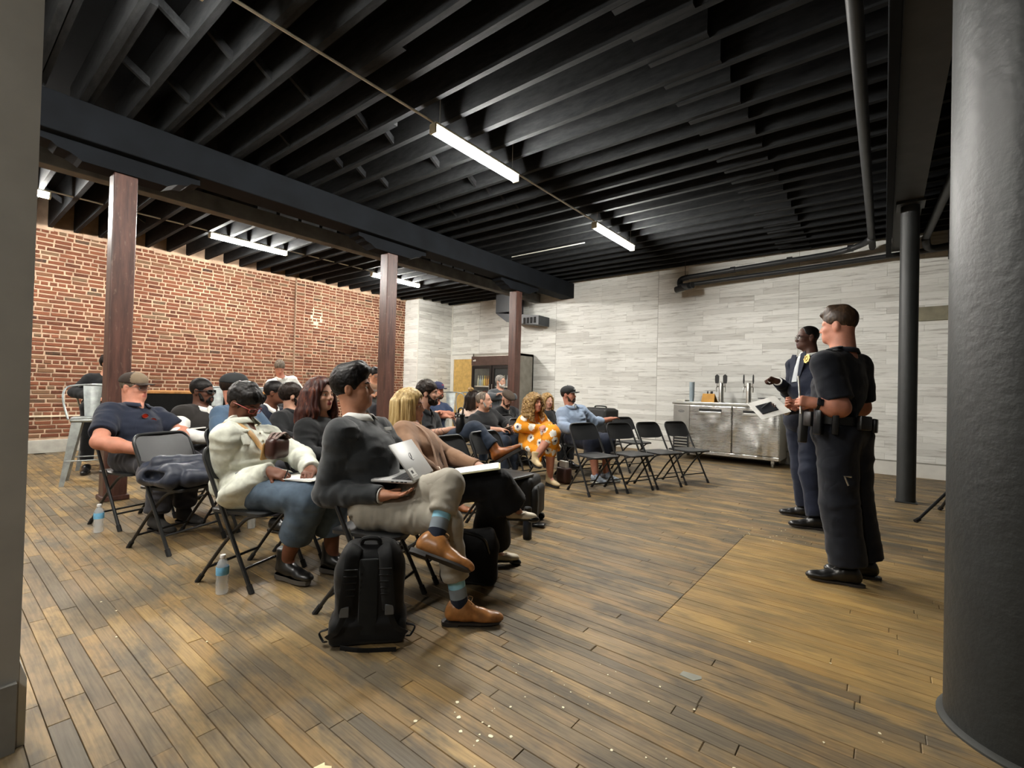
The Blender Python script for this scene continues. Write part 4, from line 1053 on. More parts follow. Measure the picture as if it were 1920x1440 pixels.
# ---- stainless drinks cooler with beer taps
t = NT('dented_stainless'); wp = t.coords('Object', (1, 1, 1)); n = t.noise(t.coords('Object', (1.5, 1, .5)), 2.0, 2, .45); n2 = t.noise(t.coords('Object', (3, 3, 90)), 1.0, 3)
t.set(col=(.80, .80, .78), rough=t.ramp(n2, [(.3, (.22, .22, .22)), (.7, (.34, .34, .34))]), metal=1.0); t.bump(n, .9, .12); M_INOX = t.m
M_INOX2 = mat('plain_stainless', 'c6c5bf', .32, .9, var=.06)
t = thing('drinks_cooler', 'long stainless steel drinks cooler against the white plank wall', 'cooler', (-2.19, 8.72, 0))
MB().rbox((-.87, 0, .12), (.87, .70, 1.0), .008).obj('cabinet', M_INOX2, t)
MB().rbox((-.89, -.03, 1.0), (.89, .72, 1.045), .008).obj('worktop', M_INOX2, t)
for i, (a, c) in enumerate(((-.565, .145), (.155, .865))):
    d = MB().rbox((a, -.045, .19), (c, 0, .985), .012).obj('door', M_INOX, t)
    w = (a + c) / 2
    MB().rbox((w - .19, -.048, .855), (w + .19, -.043, .93), .004).obj('handle_recess', mat('recess_black', '1c1c1b', .6), d)
    MB().rbox((w - .19, -.062, .84), (w + .19, -.044, .885), .006).obj('handle', M_INOX2, d)
p_ = MB().rbox((-.865, -.02, .19), (-.575, 0, .985), .006).obj('compressor_panel', M_INOX2, t)
g_ = MB().rbox((-.86, -.026, .19), (-.58, -.018, .50), .004).obj('grille', mat('grille_black', '191a1b', .6), t)
for i in range(4): MB().rbox((-.835, -.036, .225 + i * .052), (-.605, -.024, .248 + i * .052), .004).obj('louvre', M_INOX2, g_)
MB().rbox((-.76, -.03, .445), (-.68, -.024, .475), .002).obj('display', emat('blue_display', (.25, .35, 1.0), 1.2), g_)
for xx in (-.82, -.63): MB().rbox((xx - .015, -.03, .445), (xx + .015, -.024, .47), .002).obj('button', M_INOX2, g_)
b = MB(); b.tube([(-.72 + .052 * math.cos(a), -.024, .87 + .018 * math.sin(a)) for a in np.linspace(0, 6.3, 22)], .0025, 5); b.tube(smoothpath([(-.755, -.024, .872), (-.735, -.024, .863), (-.72, -.024, .874), (-.70, -.024, .866), (-.683, -.024, .874)], 4), .003, 5); b.obj('oval_badge', mat('badge_navy', '2a3040', .4), p_)
MB().rbox((-.865, -.03, .125), (.865, 0, .185), .008).obj('kick_plate', M_INOX, t)
for xx in (-.78, .76):
    for yy in (.08, .6):
        o = MB().cyl((xx - .015, yy, .045), (xx + .015, yy, .045), .045, n=16).obj('caster', mat('caster_grey', '77746a', .6), t, True); MB().rbox((xx - .025, yy - .03, .06), (xx + .025, yy + .03, .125), .006).obj('bracket', M_INOX2, o)
for i, xx in enumerate((-.115, .335)):
    tt = thing('beer_tap', ('beer tap column with two flat black paddle handles on the cooler', 'beer tap column with two thin black handles on the cooler')[i], 'tap', (-2.19 + xx, 9.0, 1.045), 0, 'beer taps')
    MB().lathe([(.062, 0), (.062, .012), (.042, .02), (.040, .34), (.036, .355), (.0, .36)], 20).obj('tower', M_STEELB, tt, True, 40)
    for e in (-1, 1):
        f_ = MB().tube([(e * .03, 0, .29), (e * .065, -.03, .29), (e * .075, -.05, .26), (e * .075, -.05, .19)], .011, 10).obj('faucet', M_STEELB, tt, True); MB().cyl((e * .068, -.03, .29), (e * .068, -.03, .345), .007, n=8).obj('stem', M_STEELB, f_, True)
        if i == 0: MB().prism([(-.026, .0), (.026, .0), (.034, .05), (.034, .135), (.0, .165), (-.034, .135), (-.034, .05)], -.011, .011, R=np.array([[1, 0, 0], [0, 0, -1], [0, 1, 0]]), c=(e * .068, -.03, .345)).obj('paddle_handle', mat('tap_handle_black', '121212', .4), tt)
        else: MB().lathe([(.009, 0), (.013, .05), (.011, .14), (.004, .16)], 10, c=(e * .075, -.03, .345)).obj('thin_handle', mat('tap_handle_black', '121212', .4), tt, True)
M_CUP = mat('translucent_cup', 'aebdc6', .25, var=.05); t = thing('cup_stack', 'tall stack of clear blue-grey plastic cups on the cooler', 'cups', (-2.83, 9.02, 1.045))
for i in range(11): MB().lathe([(.034, i * .026), (.046, i * .026 + .098), (.048, i * .026 + .10), (.048, i * .026 + .104), (.043, i * .026 + .104)], 18, cap=False).obj('cup', M_CUP, t, True, 50)
t = thing('tent_card', 'tan cardboard tent card with pens behind it on the cooler', 'card', (-2.5, 8.98, 1.045))
MB().add([(-.13, -.07, 0), (.10, -.07, 0), (.09, 0, .155), (-.12, 0, .155), (-.10, .08, 0), (.13, .08, 0)], [(0, 1, 2, 3), (3, 2, 5, 4)]).obj('card', mat('tan_card', 'bf8c3c', .7), t)
for xx in (-.06, 0.0, .02): MB().cyl((xx, .05, 0), (xx + .01, .06, .2), .012, n=8).obj('pen', mat('pen_black', '191919', .5), t, True)
o = tag(MB().rbox((-3.06, 8.86, 1.046), (-2.9, 9.1, 1.075), .008).obj('paper_napkins', mat('white_napkin', 'dedbd0', .9)), 'low pile of white paper napkins at the cooler\'s left end', 'napkins')
o = tag(MB().rbox((-1.68, 8.95, 1.046), (-1.40, 9.2, 1.125), .01).rbox((-1.67, 8.96, 1.125), (-1.41, 9.19, 1.135), .004).obj('white_box', mat('white_carton', 'd5d3cb', .7)), 'low white carton with a dark lid line behind the speaker\'s notes', 'box')
o = tag(MB().rbox((-1.70, 8.94, 1.135), (-1.39, 9.21, 1.148), .004).obj('black_tray', mat('tray_black', '161616', .5)), 'thin black tray lying on the white carton on the cooler', 'tray')

# ---- upright glass-door fridge with bottles
t = thing('display_fridge', 'tall black glass-door drinks fridge behind the farthest post', 'fridge', (-7.50, 8.70, 0))
M_FB = mat('fridge_black', '121111', .4); M_FG = mat('fridge_grey_side', '8c887e', .5, .2)
b = MB(); b.box((-.68, .02, .1), (-.64, .76, 2.05)); b.box((.64, .02, .1), (.68, .76, 2.05)); b.box((-.68, .72, .1), (.68, .76, 2.05)); b.box((-.68, .02, 2.0), (.68, .76, 2.06)); b.box((-.68, .02, .08), (.68, .76, .16)); b.obj('cabinet', M_FG, t)
MB().box((-.64, .68, .16), (.64, .72, 2.0)).obj('liner', mat('fridge_liner', '2b2a2a', .6), t)
hd = MB().rbox((-.68, -.03, 1.76), (.68, .02, 1.99), .008).obj('header', mat('fridge_header', '5a4c47', .3, .5), t)
MB().rbox((-.62, -.036, 1.865), (-.53, -.029, 1.895), .003).prism([(-.60, 1.88), (-.55, 1.915), (-.52, 1.88)], 0, .006, R=np.array([[1, 0, 0], [0, 0, -1], [0, 1, 0]]), c=(0, -.030, 0)).obj('white_badge', mat('badge_white', 'd8d6d0', .5), hd)
t2 = NT('fridge_glass'); t2.set(col=(.10, .11, .11), rough=.04, alpha=.16, spec=.6); M_GLASSF = t2.m
for a, c in ((-.67, -.01), (.01, .67)):
    d = MB(); d.box((a, -.02, .18), (a + .07, .02, 1.75)); d.box((c - .07, -.02, .18), (c, .02, 1.75)); d.box((a + .07, -.02, 1.68), (c - .07, .02, 1.75)); d.box((a + .07, -.02, .18), (c - .07, .02, .28))
    d = d.obj('door', M_FB, t); MB().box((a + .07, -.004, .28), (c - .07, .004, 1.68)).obj('glass', M_GLASSF, d); MB().tube([(c - .035 if a < 0 else a + .035, -.06, .8), (c - .035 if a < 0 else a + .035, -.06, 1.3)], .01, 8).obj('handle', M_STEELB, d, True)
for z in (.55, .90, 1.24):
    s_ = MB().box((-.63, .05, z), (.63, .66, z + .012)).box((-.63, .045, z - .012), (.63, .052, z + .02)).obj('shelf', mat('shelf_cream', 'e5ddc8', .5), t)
MB().box((-.6, .06, 1.93), (.6, .10, 1.96)).obj('lamp', emat('fridge_lamp', (1, .95, .85), 9.0), t)
bc = [mat('bottle_' + n_, c_, .2, var=.03) for n_, c_ in (('pale', 'b9b79b'), ('clear', '9aa6a8'), ('amber', 'b9862f'), ('yellow', 'd2b242'), ('red', 'a5523a'), ('white', 'cfc9bd'))]
for z, seq, r, hh in ((1.26, [0, 1, 0, 3, 2, 2], .034, .24), (.92, [5, 5, 5, 4, 4, 4, 4], .032, .20), (1.26, [1, 1, 0, 1, 5], .036, .25), (.92, [4, 5, 4, 5], .032, .2)):
    right = z in (1.26, .92) and len(seq) in (5, 4)
    for i, k in enumerate(seq):
        x = -7.50 + ((.12 + .1 * i) if right else (-.52 + (.40 / len(seq)) * 1.05 * i)) + .0; o = MB().lathe([(r, 0), (r, hh * .55), (r * .4, hh * .75), (r * .36, hh), (r * .42, hh + .003), (r * .42, hh + .012)], 10).obj('bottle', bc[k], None, True, 40)
        o.location = (x, 8.78, z + .0); tag(o, ('first', 'second', 'third', 'fourth', 'fifth', 'sixth', 'seventh')[i] + ' bottle from the left, ' + ('pale', 'clear', 'amber', 'yellow', 'reddish', 'white')[k] + ', on the ' + ('upper' if z > 1 else 'lower') + (' right' if right else ' left') + ' fridge shelf', 'bottle', ('upper' if z > 1 else 'lower') + (' right' if right else ' left') + ' fridge shelf bottles')

# ---- black equipment case behind the chairs
M_CASE = mat('black_soft_case', '141414', .6, bump=.2)
t = thing('equipment_case', 'bulky black soft case resting upright behind the chairs at the plank wall', 'case', (-3.95, 7.55, 0), -12)
MB().rbox((-.26, -.16, .03), (.26, .16, .90), .05, 3).obj('body', M_CASE, t, True, 50); b = MB(); b.rbox((-.27, -.17, .70), (.27, .17, .735), .01); b.rbox((.20, -.175, .55), (.27, .175, .88), .03); b.obj('padding', mat('case_trim', '1f1f1e', .5), t)
MB().tube(smoothpath([(-.12, 0, .89), (-.11, 0, .925), (.11, 0, .925), (.12, 0, .89)], 4), .012, 8).obj('handle', M_RUB, t, True)
for xx in (-.2, .2): MB().cyl((xx - .02, 0, .03), (xx + .02, 0, .03), .03, n=12).obj('wheel', M_RUB, t, True)

# ---- tripod stand hidden by the round column except one leg
t = thing('tripod_stand', 'black tripod stand with one leg showing past the round column', 'stand', (.62, 6.38, 0))
MB().cyl((0, 0, .2), (0, 0, 1.2), .018, n=10).obj('pole', M_CH, t, True)
for a in (225, 345, 105):
    c_, s_ = math.cos(math.radians(a)), math.sin(math.radians(a)); o = MB().tube([(c_ * .03, s_ * .03, .42), (c_ * .5, s_ * .5, .022)], .0135, 8).obj('leg', M_CH, t, True); MB().tube([(c_ * .48, s_ * .48, .034), (c_ * .525, s_ * .525, .012)], .019, 8).obj('rubber_foot', M_RUB, o, True)
MB().cyl((0, 0, .4), (0, 0, .46), .03, n=12).obj('collar', M_CH, t, True)

# ---- water bottles on the floor
t2 = NT('clear_bottle'); t2.set(col=(.72, .76, .78), rough=.08, alpha=.34, spec=.9); M_PET = t2.m
M_BLUEL = mat('blue_label', '6fb0d6', .5, var=.12, scale=40); M_WCAP = mat('white_cap', 'e2e2e0', .45)
def water_bottle(x, y, label):
    t = thing('water_bottle', label, 'bottle', (x, y, 0), random.random() * 90, 'water bottles on the floor')
    MB().lathe([(.026, .0), (.031, .006), (.032, .03), (.030, .045), (.032, .06), (.030, .075), (.032, .09), (.032, .118), (.031, .15), (.029, .165), (.020, .185), (.0125, .195), (.0125, .205)], 20).obj('body', M_PET, t, True)
    MB().lathe([(.0325, .108), (.0328, .112), (.0328, .148), (.032, .152)], 20, cap=False).obj('label', M_BLUEL, t, True)
    MB().lathe([(.0145, .199), (.0148, .201), (.0148, .213), (.0135, .216)], 16).obj('cap', M_WCAP, t, True, 40)
water_bottle(-4.73, .90, 'clear water bottle with blue label left of the brown capped man\'s chair')
water_bottle(-2.89, 1.09, 'clear water bottle with blue label beside the denim jacket woman\'s chair')
water_bottle(-4.02, 1.72, 'clear water bottle half hidden beneath the jacket chair')
o = tag(MB().prism([(-.04, -.022), (.02, -.026), (.042, .008), (.036, .026), (-.008, .02), (-.036, .014)], 0.001, .003, c=(-.62, 2.04, 0)).obj('tape_scrap', mat('grey_tape', '8c8c80', .6)), 'small grey tape scrap stuck to the floor near the lighter boards', 'tape')
o = tag(MB().prism([(-.03, -.012), (-.005, -.03), (.028, -.02), (.03, .012), (.006, .026), (-.012, .014), (-.024, .02)], 0.001, .004, c=(-1.33, .80, 0)).obj('paint_blot', mat('cream_paint', 'e3d9ac', .7)), 'cream paint blot on the dark boards at bottom left', 'paint')
o = tag(MB().prism([(-.04, -.02), (.03, -.03), (.045, .02), (-.03, .03)], 0.001, .003, c=(-1.36, .69, 0)).obj('tape_scrap', mat('pale_tape', 'a5a597', .6)), 'pale grey tape scrap at the bottom edge, below the paint blot', 'tape')
# ================================================================== THE PEOPLE
SK = dict(fair=skin('skin_fair', 'b98d77'), ruddy=skin('skin_ruddy', 'b97f69'), tan=skin('skin_tan', 'b07c60'), dark=skin('skin_dark', '5a3a2c'), deep=skin('skin_deep', '4a3026'), brown=skin('skin_brown', '6a4331'))
LP = dict(fair=lipmat('fair', 'a05d52'), ruddy=lipmat('ruddy', 'a3594c'), tan=lipmat('tan', '955445'), dark=lipmat('dark', '54312b'), deep=lipmat('deep', '46292a'), brown=lipmat('brown', '6b3a33'), red=lipmat('red', '8d4240'))
H_BLK = hairmat('hair_black', '0f0c0b', '211b17'); H_DBR = hairmat('hair_dark_brown', '1c130e', '36281d'); H_BRN = hairmat('hair_brown', '33251a', '574331')
H_GRY = hairmat('hair_grey', '77726b', 'b5b0a8'); H_RED = hairmat('hair_auburn', '371b17', '7a4530', (45, 45, 5)); H_BLD = hairmat('hair_blonde', 'ab8f5c', 'e0cd9c', (70, 70, 4)); H_CRL = hairmat('hair_curly_blonde', '80633c', 'bda06a', (40, 40, 40))
H_GBR = hairmat('hair_greybrown', '5b5045', '8a7f72'); H_WHT = hairmat('hair_white', 'a9a59d', 'd8d5ce')
C_BLK = cloth('black_cotton', '17181a'); C_BLK2 = cloth('black_soft_wool', '1d1e20'); C_NAVY = cloth('navy_cotton', '1d2230'); C_UNI = cloth('dark_navy_uniform', '12151d'); C_SUIT = cloth('navy_suiting', '171c2b')
C_CHAR = cloth('charcoal_knit', '2a2d2f', bump=.35, bscale=300, sheen=.3); C_WHT = cloth('white_cotton', 'd3d2cc'); C_CREAM = cloth('cream_cotton', 'cfccc0')
C_STONE = cloth('stone_chino', 'a09a8d', var=.06); C_TAN = cloth('tan_suede', '8a6b54'); C_DENIMW = cloth('bleached_denim', 'c6c8bb', var=.16, scale=13); C_JEAN = cloth('faded_blue_denim', '4a5866', var=.3, scale=7); C_JEAND = cloth('dark_blue_denim', '252d3a', var=.2)
C_BLUE = cloth('slate_blue_cotton', '43566a'); C_LBLUE = cloth('pale_blue_oxford', '8b9bb0'); C_GREY = cloth('grey_knit', '45494c', sheen=.3); C_DGRN = cloth('dark_grey_twill', '35353a'); C_PINK = cloth('pale_pink_knit', 'cdb3a4'); C_INDIGO = cloth('indigo_print', '2c3850', var=.4, scale=160)
L_BLK = mat('black_leather', '121212', .3, var=.1, spec=.5); L_TAN = mat('tan_leather', 'a06c3c', .32, var=.28, scale=16, spec=.5); L_SOLE = mat('dark_sole', '2b2724', .6); L_BROWN = mat('brown_leather', '3b211b', .35); L_STRAP = mat('tan_strap', 'a17c48', .5)
M_GOLD = mat('gold_badge', 'd6bb72', .3, .9); M_BLKP = mat('black_plastic', '111213', .4); M_PAPER = mat('white_paper', 'd9d8d2', .8, var=.03)
M_LENSD = mat('dark_lens', '0b0b0c', .1, spec=.6); tl = NT('clear_lens'); tl.set(col=(.6, .6, .6), rough=.04, alpha=.12, spec=.8); M_LENSC = tl.m

def collar(p, m, r=.066, h=.036, z0=-.055, open_=.03, spread=1.0, name='collar', tilt=.02):
    """folded shirt collar standing round the neck, points in front"""
    b = MB(); V = []; n = 28
    a0 = .22
    for i in range(n + 1):
        a = a0 + (2 * math.pi - 2 * a0) * i / n; ca, sa = math.cos(a), math.sin(a); fr = max(0, ca)
        x, y = ca * r * 1.02, sa * r
        for (k, zz) in ((1.0, z0), (.98, z0 + h - fr * .018), (1.10, z0 + h - .004 - fr * .02), (1.24 + .16 * fr, z0 + .006 - fr * .030)):
            V.append(p.t('neck', x * k + tilt - .006 + fr * .012, y * k, zz - fr * .02) - p.base)
    F = [(i * 4 + j, (i + 1) * 4 + j, (i + 1) * 4 + j + 1, i * 4 + j + 1) for i in range(n) for j in range(3)]
    me = b.add(V, F).mesh(name, m, True, 70); o = link(name, me, p.root)
    md = o.modifiers.new('thickness', 'SOLIDIFY'); md.thickness = .003; return o
def placket(p, m, z0, z1, x=.115, w=.018, buttons=None, at='neck'):
    b = MB(); P = [p.t(at, x + .012 * math.sin(math.pi * i / 6), 0, z0 + (z1 - z0) * i / 6) - p.base for i in range(7)]
    b.tube(P, w, 8, flat=.16, up=p.T[:, 0]); return b.obj('placket', m, p.root, True)
def lower(p, pants, shoes, sole=L_SOLE, style='shoe', vox=None, **k):
    p.trousers(pants, vox=vox or p.vox * 1.15, **k)
    for s_ in 'rl': p.shoe(s_, [shoes, sole], style, vox=max(.006, p.vox * .8))

# ---------------------------------------------------------------- 1 man in the grey sweater
p = Person('man in a charcoal sweater over a white collar, legs crossed, silver laptop on his lap', (-2.155, 1.56, 0), vox=.0055)
J = seated(p.base, 22, V3(-2.335, 1.520, 1.162), cross='l', sw=.205)
P = J['P']; J['neck'] = J['neck'] + V3(-.0, -.01, 0)
J['er'] = V3(-2.255, 1.336, 0.618); J['wr'] = V3(-1.972, 1.458, 0.633); J['el'] = P(.06, .27, .68); J['wl'] = P(.23, .14, .665)
J['kr'] = P(.45, -.075, .515); J['ar'] = V3(-1.655, 1.715, .112); J['tr'] = V3(-1.46, 1.885, .04)
J['kl'] = P(.455, -.055, .695); J['al'] = V3(-1.647, 1.538, 0.484); J['tl'] = J['al'] + V3(.748, .34, -.36) * .24
p.footup = {'l': unit(V3(-.12, .62, .75))}
p.set(J, 47, 7)
p.body([SK['tan'], LP['tan']], hands=dict(r=dict(d=V3(.75, .62, .05), n=V3(0, 0, 1), curl=.25, thumb=.2), l=dict(d=V3(.75, -.1, 0), n=V3(0, 0, 1), curl=.3)), jaw=1.12, fine=.0045, cheek=.92)
p.brows(H_BLK, .0045)
def quiff(q, h, H, hs):
    q.rc(h(.03, .02, .118), h(.088, .012, .098), .030, .022, .03); q.rc(h(.03, -.03, .112), h(.080, -.030, .095), .028, .020, .03); q.rc(h(-.05, 0, .11), h(.05, .0, .125), .03, .03, .03)
p.hair_short(H_BLK, .008, .015, quiff=quiff, noise=.0035, freq=95, front=.06, vox=.004, back=-.055)
p.shirt('sweater', C_CHAR, g=.022, belly=1.14, fold=(.010, 8, 18, 3), neck=.070, cuff=.047, k=.075)
collar(p, C_WHT, .066, .040, -.050)
b = MB()
for k in ('r',): b.tube([J['wr'] - unit(J['wr'] - J['er']) * .012 - p.base, J['wr'] + unit(J['wr'] - J['er']) * .006 - p.base], .040, 16)
b.obj('shirt_cuff', C_WHT, p.root, True)
c_ = p.t('neck', .125, .085, -.145) - p.base
nt = MB().rbox((-.003, -.034, -.010), (.003, .034, .010), .002, R=p.T, c=c_).obj('name_tag', M_PAPER, p.root)
p.trousers(C_STONE, g=.014, th=(.088, .062), sh=(.056, .050), hemr=.060, upto={'r': .72, 'l': .58}, vox=.006, fold=(.009, 8, 22, 11))
for s_ in 'rl':
    p.socks(s_, [(C_NAVY, 1.0), (mat('sky_blue_knit', '8dc4da', .9), 1.0), (mat('grey_knit_band', '7c858c', .9), 1.1), (C_NAVY, 1.3)], .044, .17)
    p.shoe(s_, [L_TAN, L_SOLE], 'shoe', mat('tan_lace', '7b5a33', .7), 1.06, vox=.0042)
# laptop
lt = thing('laptop', 'open silver laptop with a round logo and white asset sticker on its lid', 'laptop', tuple(V3(-1.845, 1.558, 0.693) + V3(-.078, .134, 0)), 30)
M_ALU = mat('silver_aluminium', 'b9b9b7', .42, .35, var=.05)
MB().rbox((-.225, -.16, 0), (0, .16, .016), .006).obj('base', M_ALU, lt, True, 40)
kb = MB().rbox((-.125, -.135, .0155), (-.02, .135, .0172), .001).obj('keyboard_well', mat('keyboard_black', '1a1b1d', .5), lt)
b = MB()
for r_ in range(5):
    for c__ in range(13): b.rbox((-.122 + r_ * .0205, -.132 + c__ * .0203, .0172), (-.122 + r_ * .0205 + .0175, -.132 + c__ * .0203 + .0175, .0192), .001, 1)
b.obj('keys', mat('key_charcoal', '2b2c2f', .5), kb)
MB().rbox((-.205, -.05, .0158), (-.135, .05, .0166), .001).obj('trackpad', mat('trackpad_grey', 'a3a3a2', .35), lt)
b = MB()
for x in (-.115, -.09, -.065, -.045): b.rbox((x, -.1612, .005), (x + .014, -.1595, .011), .001, 1)
b.obj('ports', M_BLKP, lt)
Rl = rotm('Y', -38)
ld = MB().rbox((-.004, -.16, 0), (.004, .16, .222), .004, R=Rl, c=(.002, 0, .014)).obj('lid', M_ALU, lt, True, 40)
def lidp(y, z): return (Rl @ V3(.0046, y, z)) + V3(.002, 0, .014)
b = MB(); b.tube([lidp(.022 * math.cos(a), .125 + .022 * math.sin(a)) for a in np.linspace(.9, 5.2, 18)], .0016, 5); b.tube([lidp(.004, .138), lidp(-.002, .122), lidp(-.012, .112)], .0028, 5); b.obj('logo', mat('logo_grey', '5e6062', .35, .5), ld, True)
b = MB().rbox((-.0006, -.035, -.026), (.0006, .035, .026), .0004, 1, R=Rl, c=lidp(-.110, .042)); st = b.obj('asset_sticker', M_PAPER, ld)
b = MB()
for i in range(5): b.rbox((-.0006, -.012 + i * .005, -.009), (.0006, -.0095 + i * .005, .009), .0002, 1, R=Rl, c=lidp(-.112, .046) + Rl @ V3(.0008, 0, 0))
b.rbox((-.0006, -.024, -.018), (.0006, .024, -.016), .0002, 1, R=Rl, c=lidp(-.110, .042) + Rl @ V3(.0008, 0, 0)).obj('sticker_print', M_BLKP, st)

# ---------------------------------------------------------------- 2 blonde woman in tan jacket
p = Person('blonde woman in a tan suede jacket and wide black trousers, seated beyond the laptop', (-2.36, 2.09, 0), vox=.0065)
J = seated(p.base, 22, V3(-2.654, 2.187, 1.042), cross='r', sw=.165, s=.95)
P = J['P']; J['er'] = P(.05, -.23, .72); J['wr'] = V3(-2.178, 2.137, 0.563); J['el'] = P(.08, .22, .70); J['wl'] = P(.32, .12, .67)
J['kl'] = P(.45, .06, .53); J['al'] = V3(-2.055, 2.42, .115); J['tl'] = V3(-1.95, 2.53, .04)
J['kr'] = P(.50, .03, .585); J['ar'] = V3(-1.909, 2.403, 0.426); J['tr'] = V3(-1.770, 2.514, 0.383)
p.set(J, 36, 2)
p.body([SK['fair'], LP['fair']], male=False, arms=(.045, .040, .031), hands=dict(r=dict(n=V3(0, 0, -1), curl=.3), l=dict(n=V3(0, 0, -1))), jaw=.9, neckr=.047, nose=.92, legs=(.06, .05, .036))
p.brows(H_BRN, .003)
def bob(pp, m, length=-.19, noise=.004, vox=.006, out=.018, part=.02, fr=.0):
    q = SDF(); h, H = pp.h, pp.H
    q.el(h(-.012, 0, .040), V3(.112, .094, .094), H, .02)
    for a in np.linspace(55, 305, 15):
        c, s_ = math.cos(math.radians(a)), math.sin(math.radians(a)); r = .088
        q.rc(h(-.022 + r * c * .95, s_ * .086, .03), h(-.022 + (r + out) * c, s_ * (.088 + out), length + .03 * c), .030, .024, .02)
    q.el(h(.112 + fr, 0, -.09), V3(.092, .078, .18), H, .015, op='s'); q.el(h(.11, .0, -.01), V3(.055, .062, .078), H, .012, op='s')
    q.rc(h(-.01, 0, -.16), h(-.02, 0, -.30), .062, .06, .015, op='s')
    def fn(P):
        L = (P - pp.J['head']) @ H; ang = np.arctan2(L[:, 1], L[:, 0] + .02); v = np.stack([ang * 9, L[:, 2] * 5, L[:, 2] * 0], 1)
        return noise * (vnoise(v * 1.0, 3) + .7 * vnoise(v * np.array((2.4, 1.4, 1)) + 9, 4))
    return q.build('hair', m, vox, pp.root, pp.base, noise=fn)
bob(p, H_BLD, -.165, .006, .005)
p.shirt('jacket', C_TAN, g=.018, bust=.7, fold=(.004, 8, 18, 13), neck=.06, arms=(.045, .040, .031), cuff=.040)
for e in (-1, 1): MB().tube(smoothpath([p.t('neck', -.03, e * .055, -.052) - p.base, p.t('neck', .055, e * .062, -.085) - p.base, p.t('neck', .118, e * .055, -.18) - p.base, p.t('neck', .135, e * .05, -.30) - p.base, p.t('neck', .130, e * .06, -.44) - p.base], 6), [.022] * 8 + [.03] * 8 + [.018] * 9, 8, flat=.3, up=p.T[:, 0]).obj('lapel', cloth('tan_lapel', '9a7a63'), p.root, True)
for i, (f0, f1) in enumerate(((.35, .42), (.55, .62))):
    a = J['er'] + (J['wr'] - J['er']) * f0
    d = unit(J['wr'] - J['er']); x_, y_, _ = frame(d); MB().tube([a + (x_ * math.cos(t_) + y_ * math.sin(t_)) * .056 + d * .012 * math.sin(2 * t_ + i) - p.base for t_ in np.linspace(0, 6.283, 15)], .0028, 5).obj('bracelet', mat('pale_bangle', 'cdb6a0', .4), p.root, True)
p.trousers(cloth('black_crepe', '0b0b0c'), g=.012, th=(.088, .074), sh=(.085, .10), hemr=.125, upto=.90, vox=.008, fold=(.01, 6, 10, 21))
M_CREAMS = mat('cream_leather', 'cbbfa8', .4); 
for s_ in 'rl':
    o = p.shoe(s_, [M_CREAMS, L_BLK], 'pump', size=.92); a, tt = J['a' + s_], J['t' + s_]; f = unit(tt - a); f2 = unit(V3(f[0], f[1], f[2] * .3))
    q = SDF(); q.el(a + f2 * .165 + V3(0, 0, -.070), V3(.045, .034, .022), frame_m(f2)); q.build('toe_cap', L_BLK, .005, o, p.base)
fo = thing('paper_folder', 'cream paper folder resting on the blonde woman\'s crossed knee', 'folder', tuple(J['kr'] + V3(-.10, -.10, .085)), 40)
MB().rbox((-.15, -.11, 0), (.15, .11, .006), .001, 1, R=rotm('Y', -9)).obj('cover', mat('manila_cream', 'b9b58f', .7), fo)
MB().rbox((-.145, -.105, .0065), (.14, .105, .012), .001, 1, R=rotm('Y', -9)).obj('papers', M_PAPER, fo)

# ---------------------------------------------------------------- 3 woman in bleached denim jacket
p = Person('woman in a pale bleached denim jacket and cropped jeans writing on papers, head bowed', (-3.03, 1.315, 0), vox=.0058)
J = seated(p.base, 22, V3(-3.217, 1.308, 1.045), sw=.185, s=.98)
P = J['P']; J['er'] = V3(-3.137, 1.176, 0.548); J['wr'] = V3(-2.818, 1.299, 0.664); J['el'] = P(.12, .24, .70); J['wl'] = P(.36, .05, .665)
J['neck'] = J['neck'] + V3(-.07, -.03, .0)
J['kr'] = P(.46, -.07, .525); J['ar'] = V3(-2.80, 1.405, .125); J['tr'] = V3(-2.62, 1.445, .04); J['kl'] = P(.47, .10, .525); J['al'] = V3(-2.70, 1.64, .125); J['tl'] = V3(-2.52, 1.70, .04)
p.set(J, 30, -26)
p.body([SK['brown'], LP['brown']], male=False, arms=(.048, .043, .034), hands=dict(r=dict(d=V3(.86, .45, -.2), n=V3(-.2, .5, -1), curl=.75), l=dict(d=V3(.7, -.6, -.1), n=V3(0, 0, -1), curl=.5)), legs=(.06, .055, .040), jaw=.95, neckr=.05, fine=.005)
p.brows(H_BLK, .003)
def tuft(q, h, H, hs): q.rc(h(.0, 0, .115), h(.075, .0, .082), .034, .030, .03); q.rc(h(.05, -.035, .085), h(.082, -.03, .06), .026, .02, .03)
p.hair_short(H_BLK, .012, .016, quiff=tuft, noise=.007, freq=55, back=-.05, vox=.0045, front=.05)
p.glasses(mat('red_spectacle_frame', 'a5413a', .35), M_LENSC, thick=.0026)
p.shirt('denim_jacket', C_DENIMW, g=.024, bust=.6, fold=(.011, 9, 19, 33), neck=.075, arms=(.050, .046, .036), cuff=.050, low=.10, extra=lambda q: q.el(J['pel'] + p.T @ V3(-.01, 0, -.035), V3(.182, .25, .10), p.T, .05))
collar(p, C_DENIMW, .076, .052, -.065, tilt=.03)
MB().lathe([(.058, -.075), (.070, -.05), (.062, -.03), (.068, -.01), (.055, .005)], 18, R=p.T, c=p.t('neck', .018, 0, .0) - p.base, cap=False).obj('ruffled_blouse', C_CREAM, p.root, True)
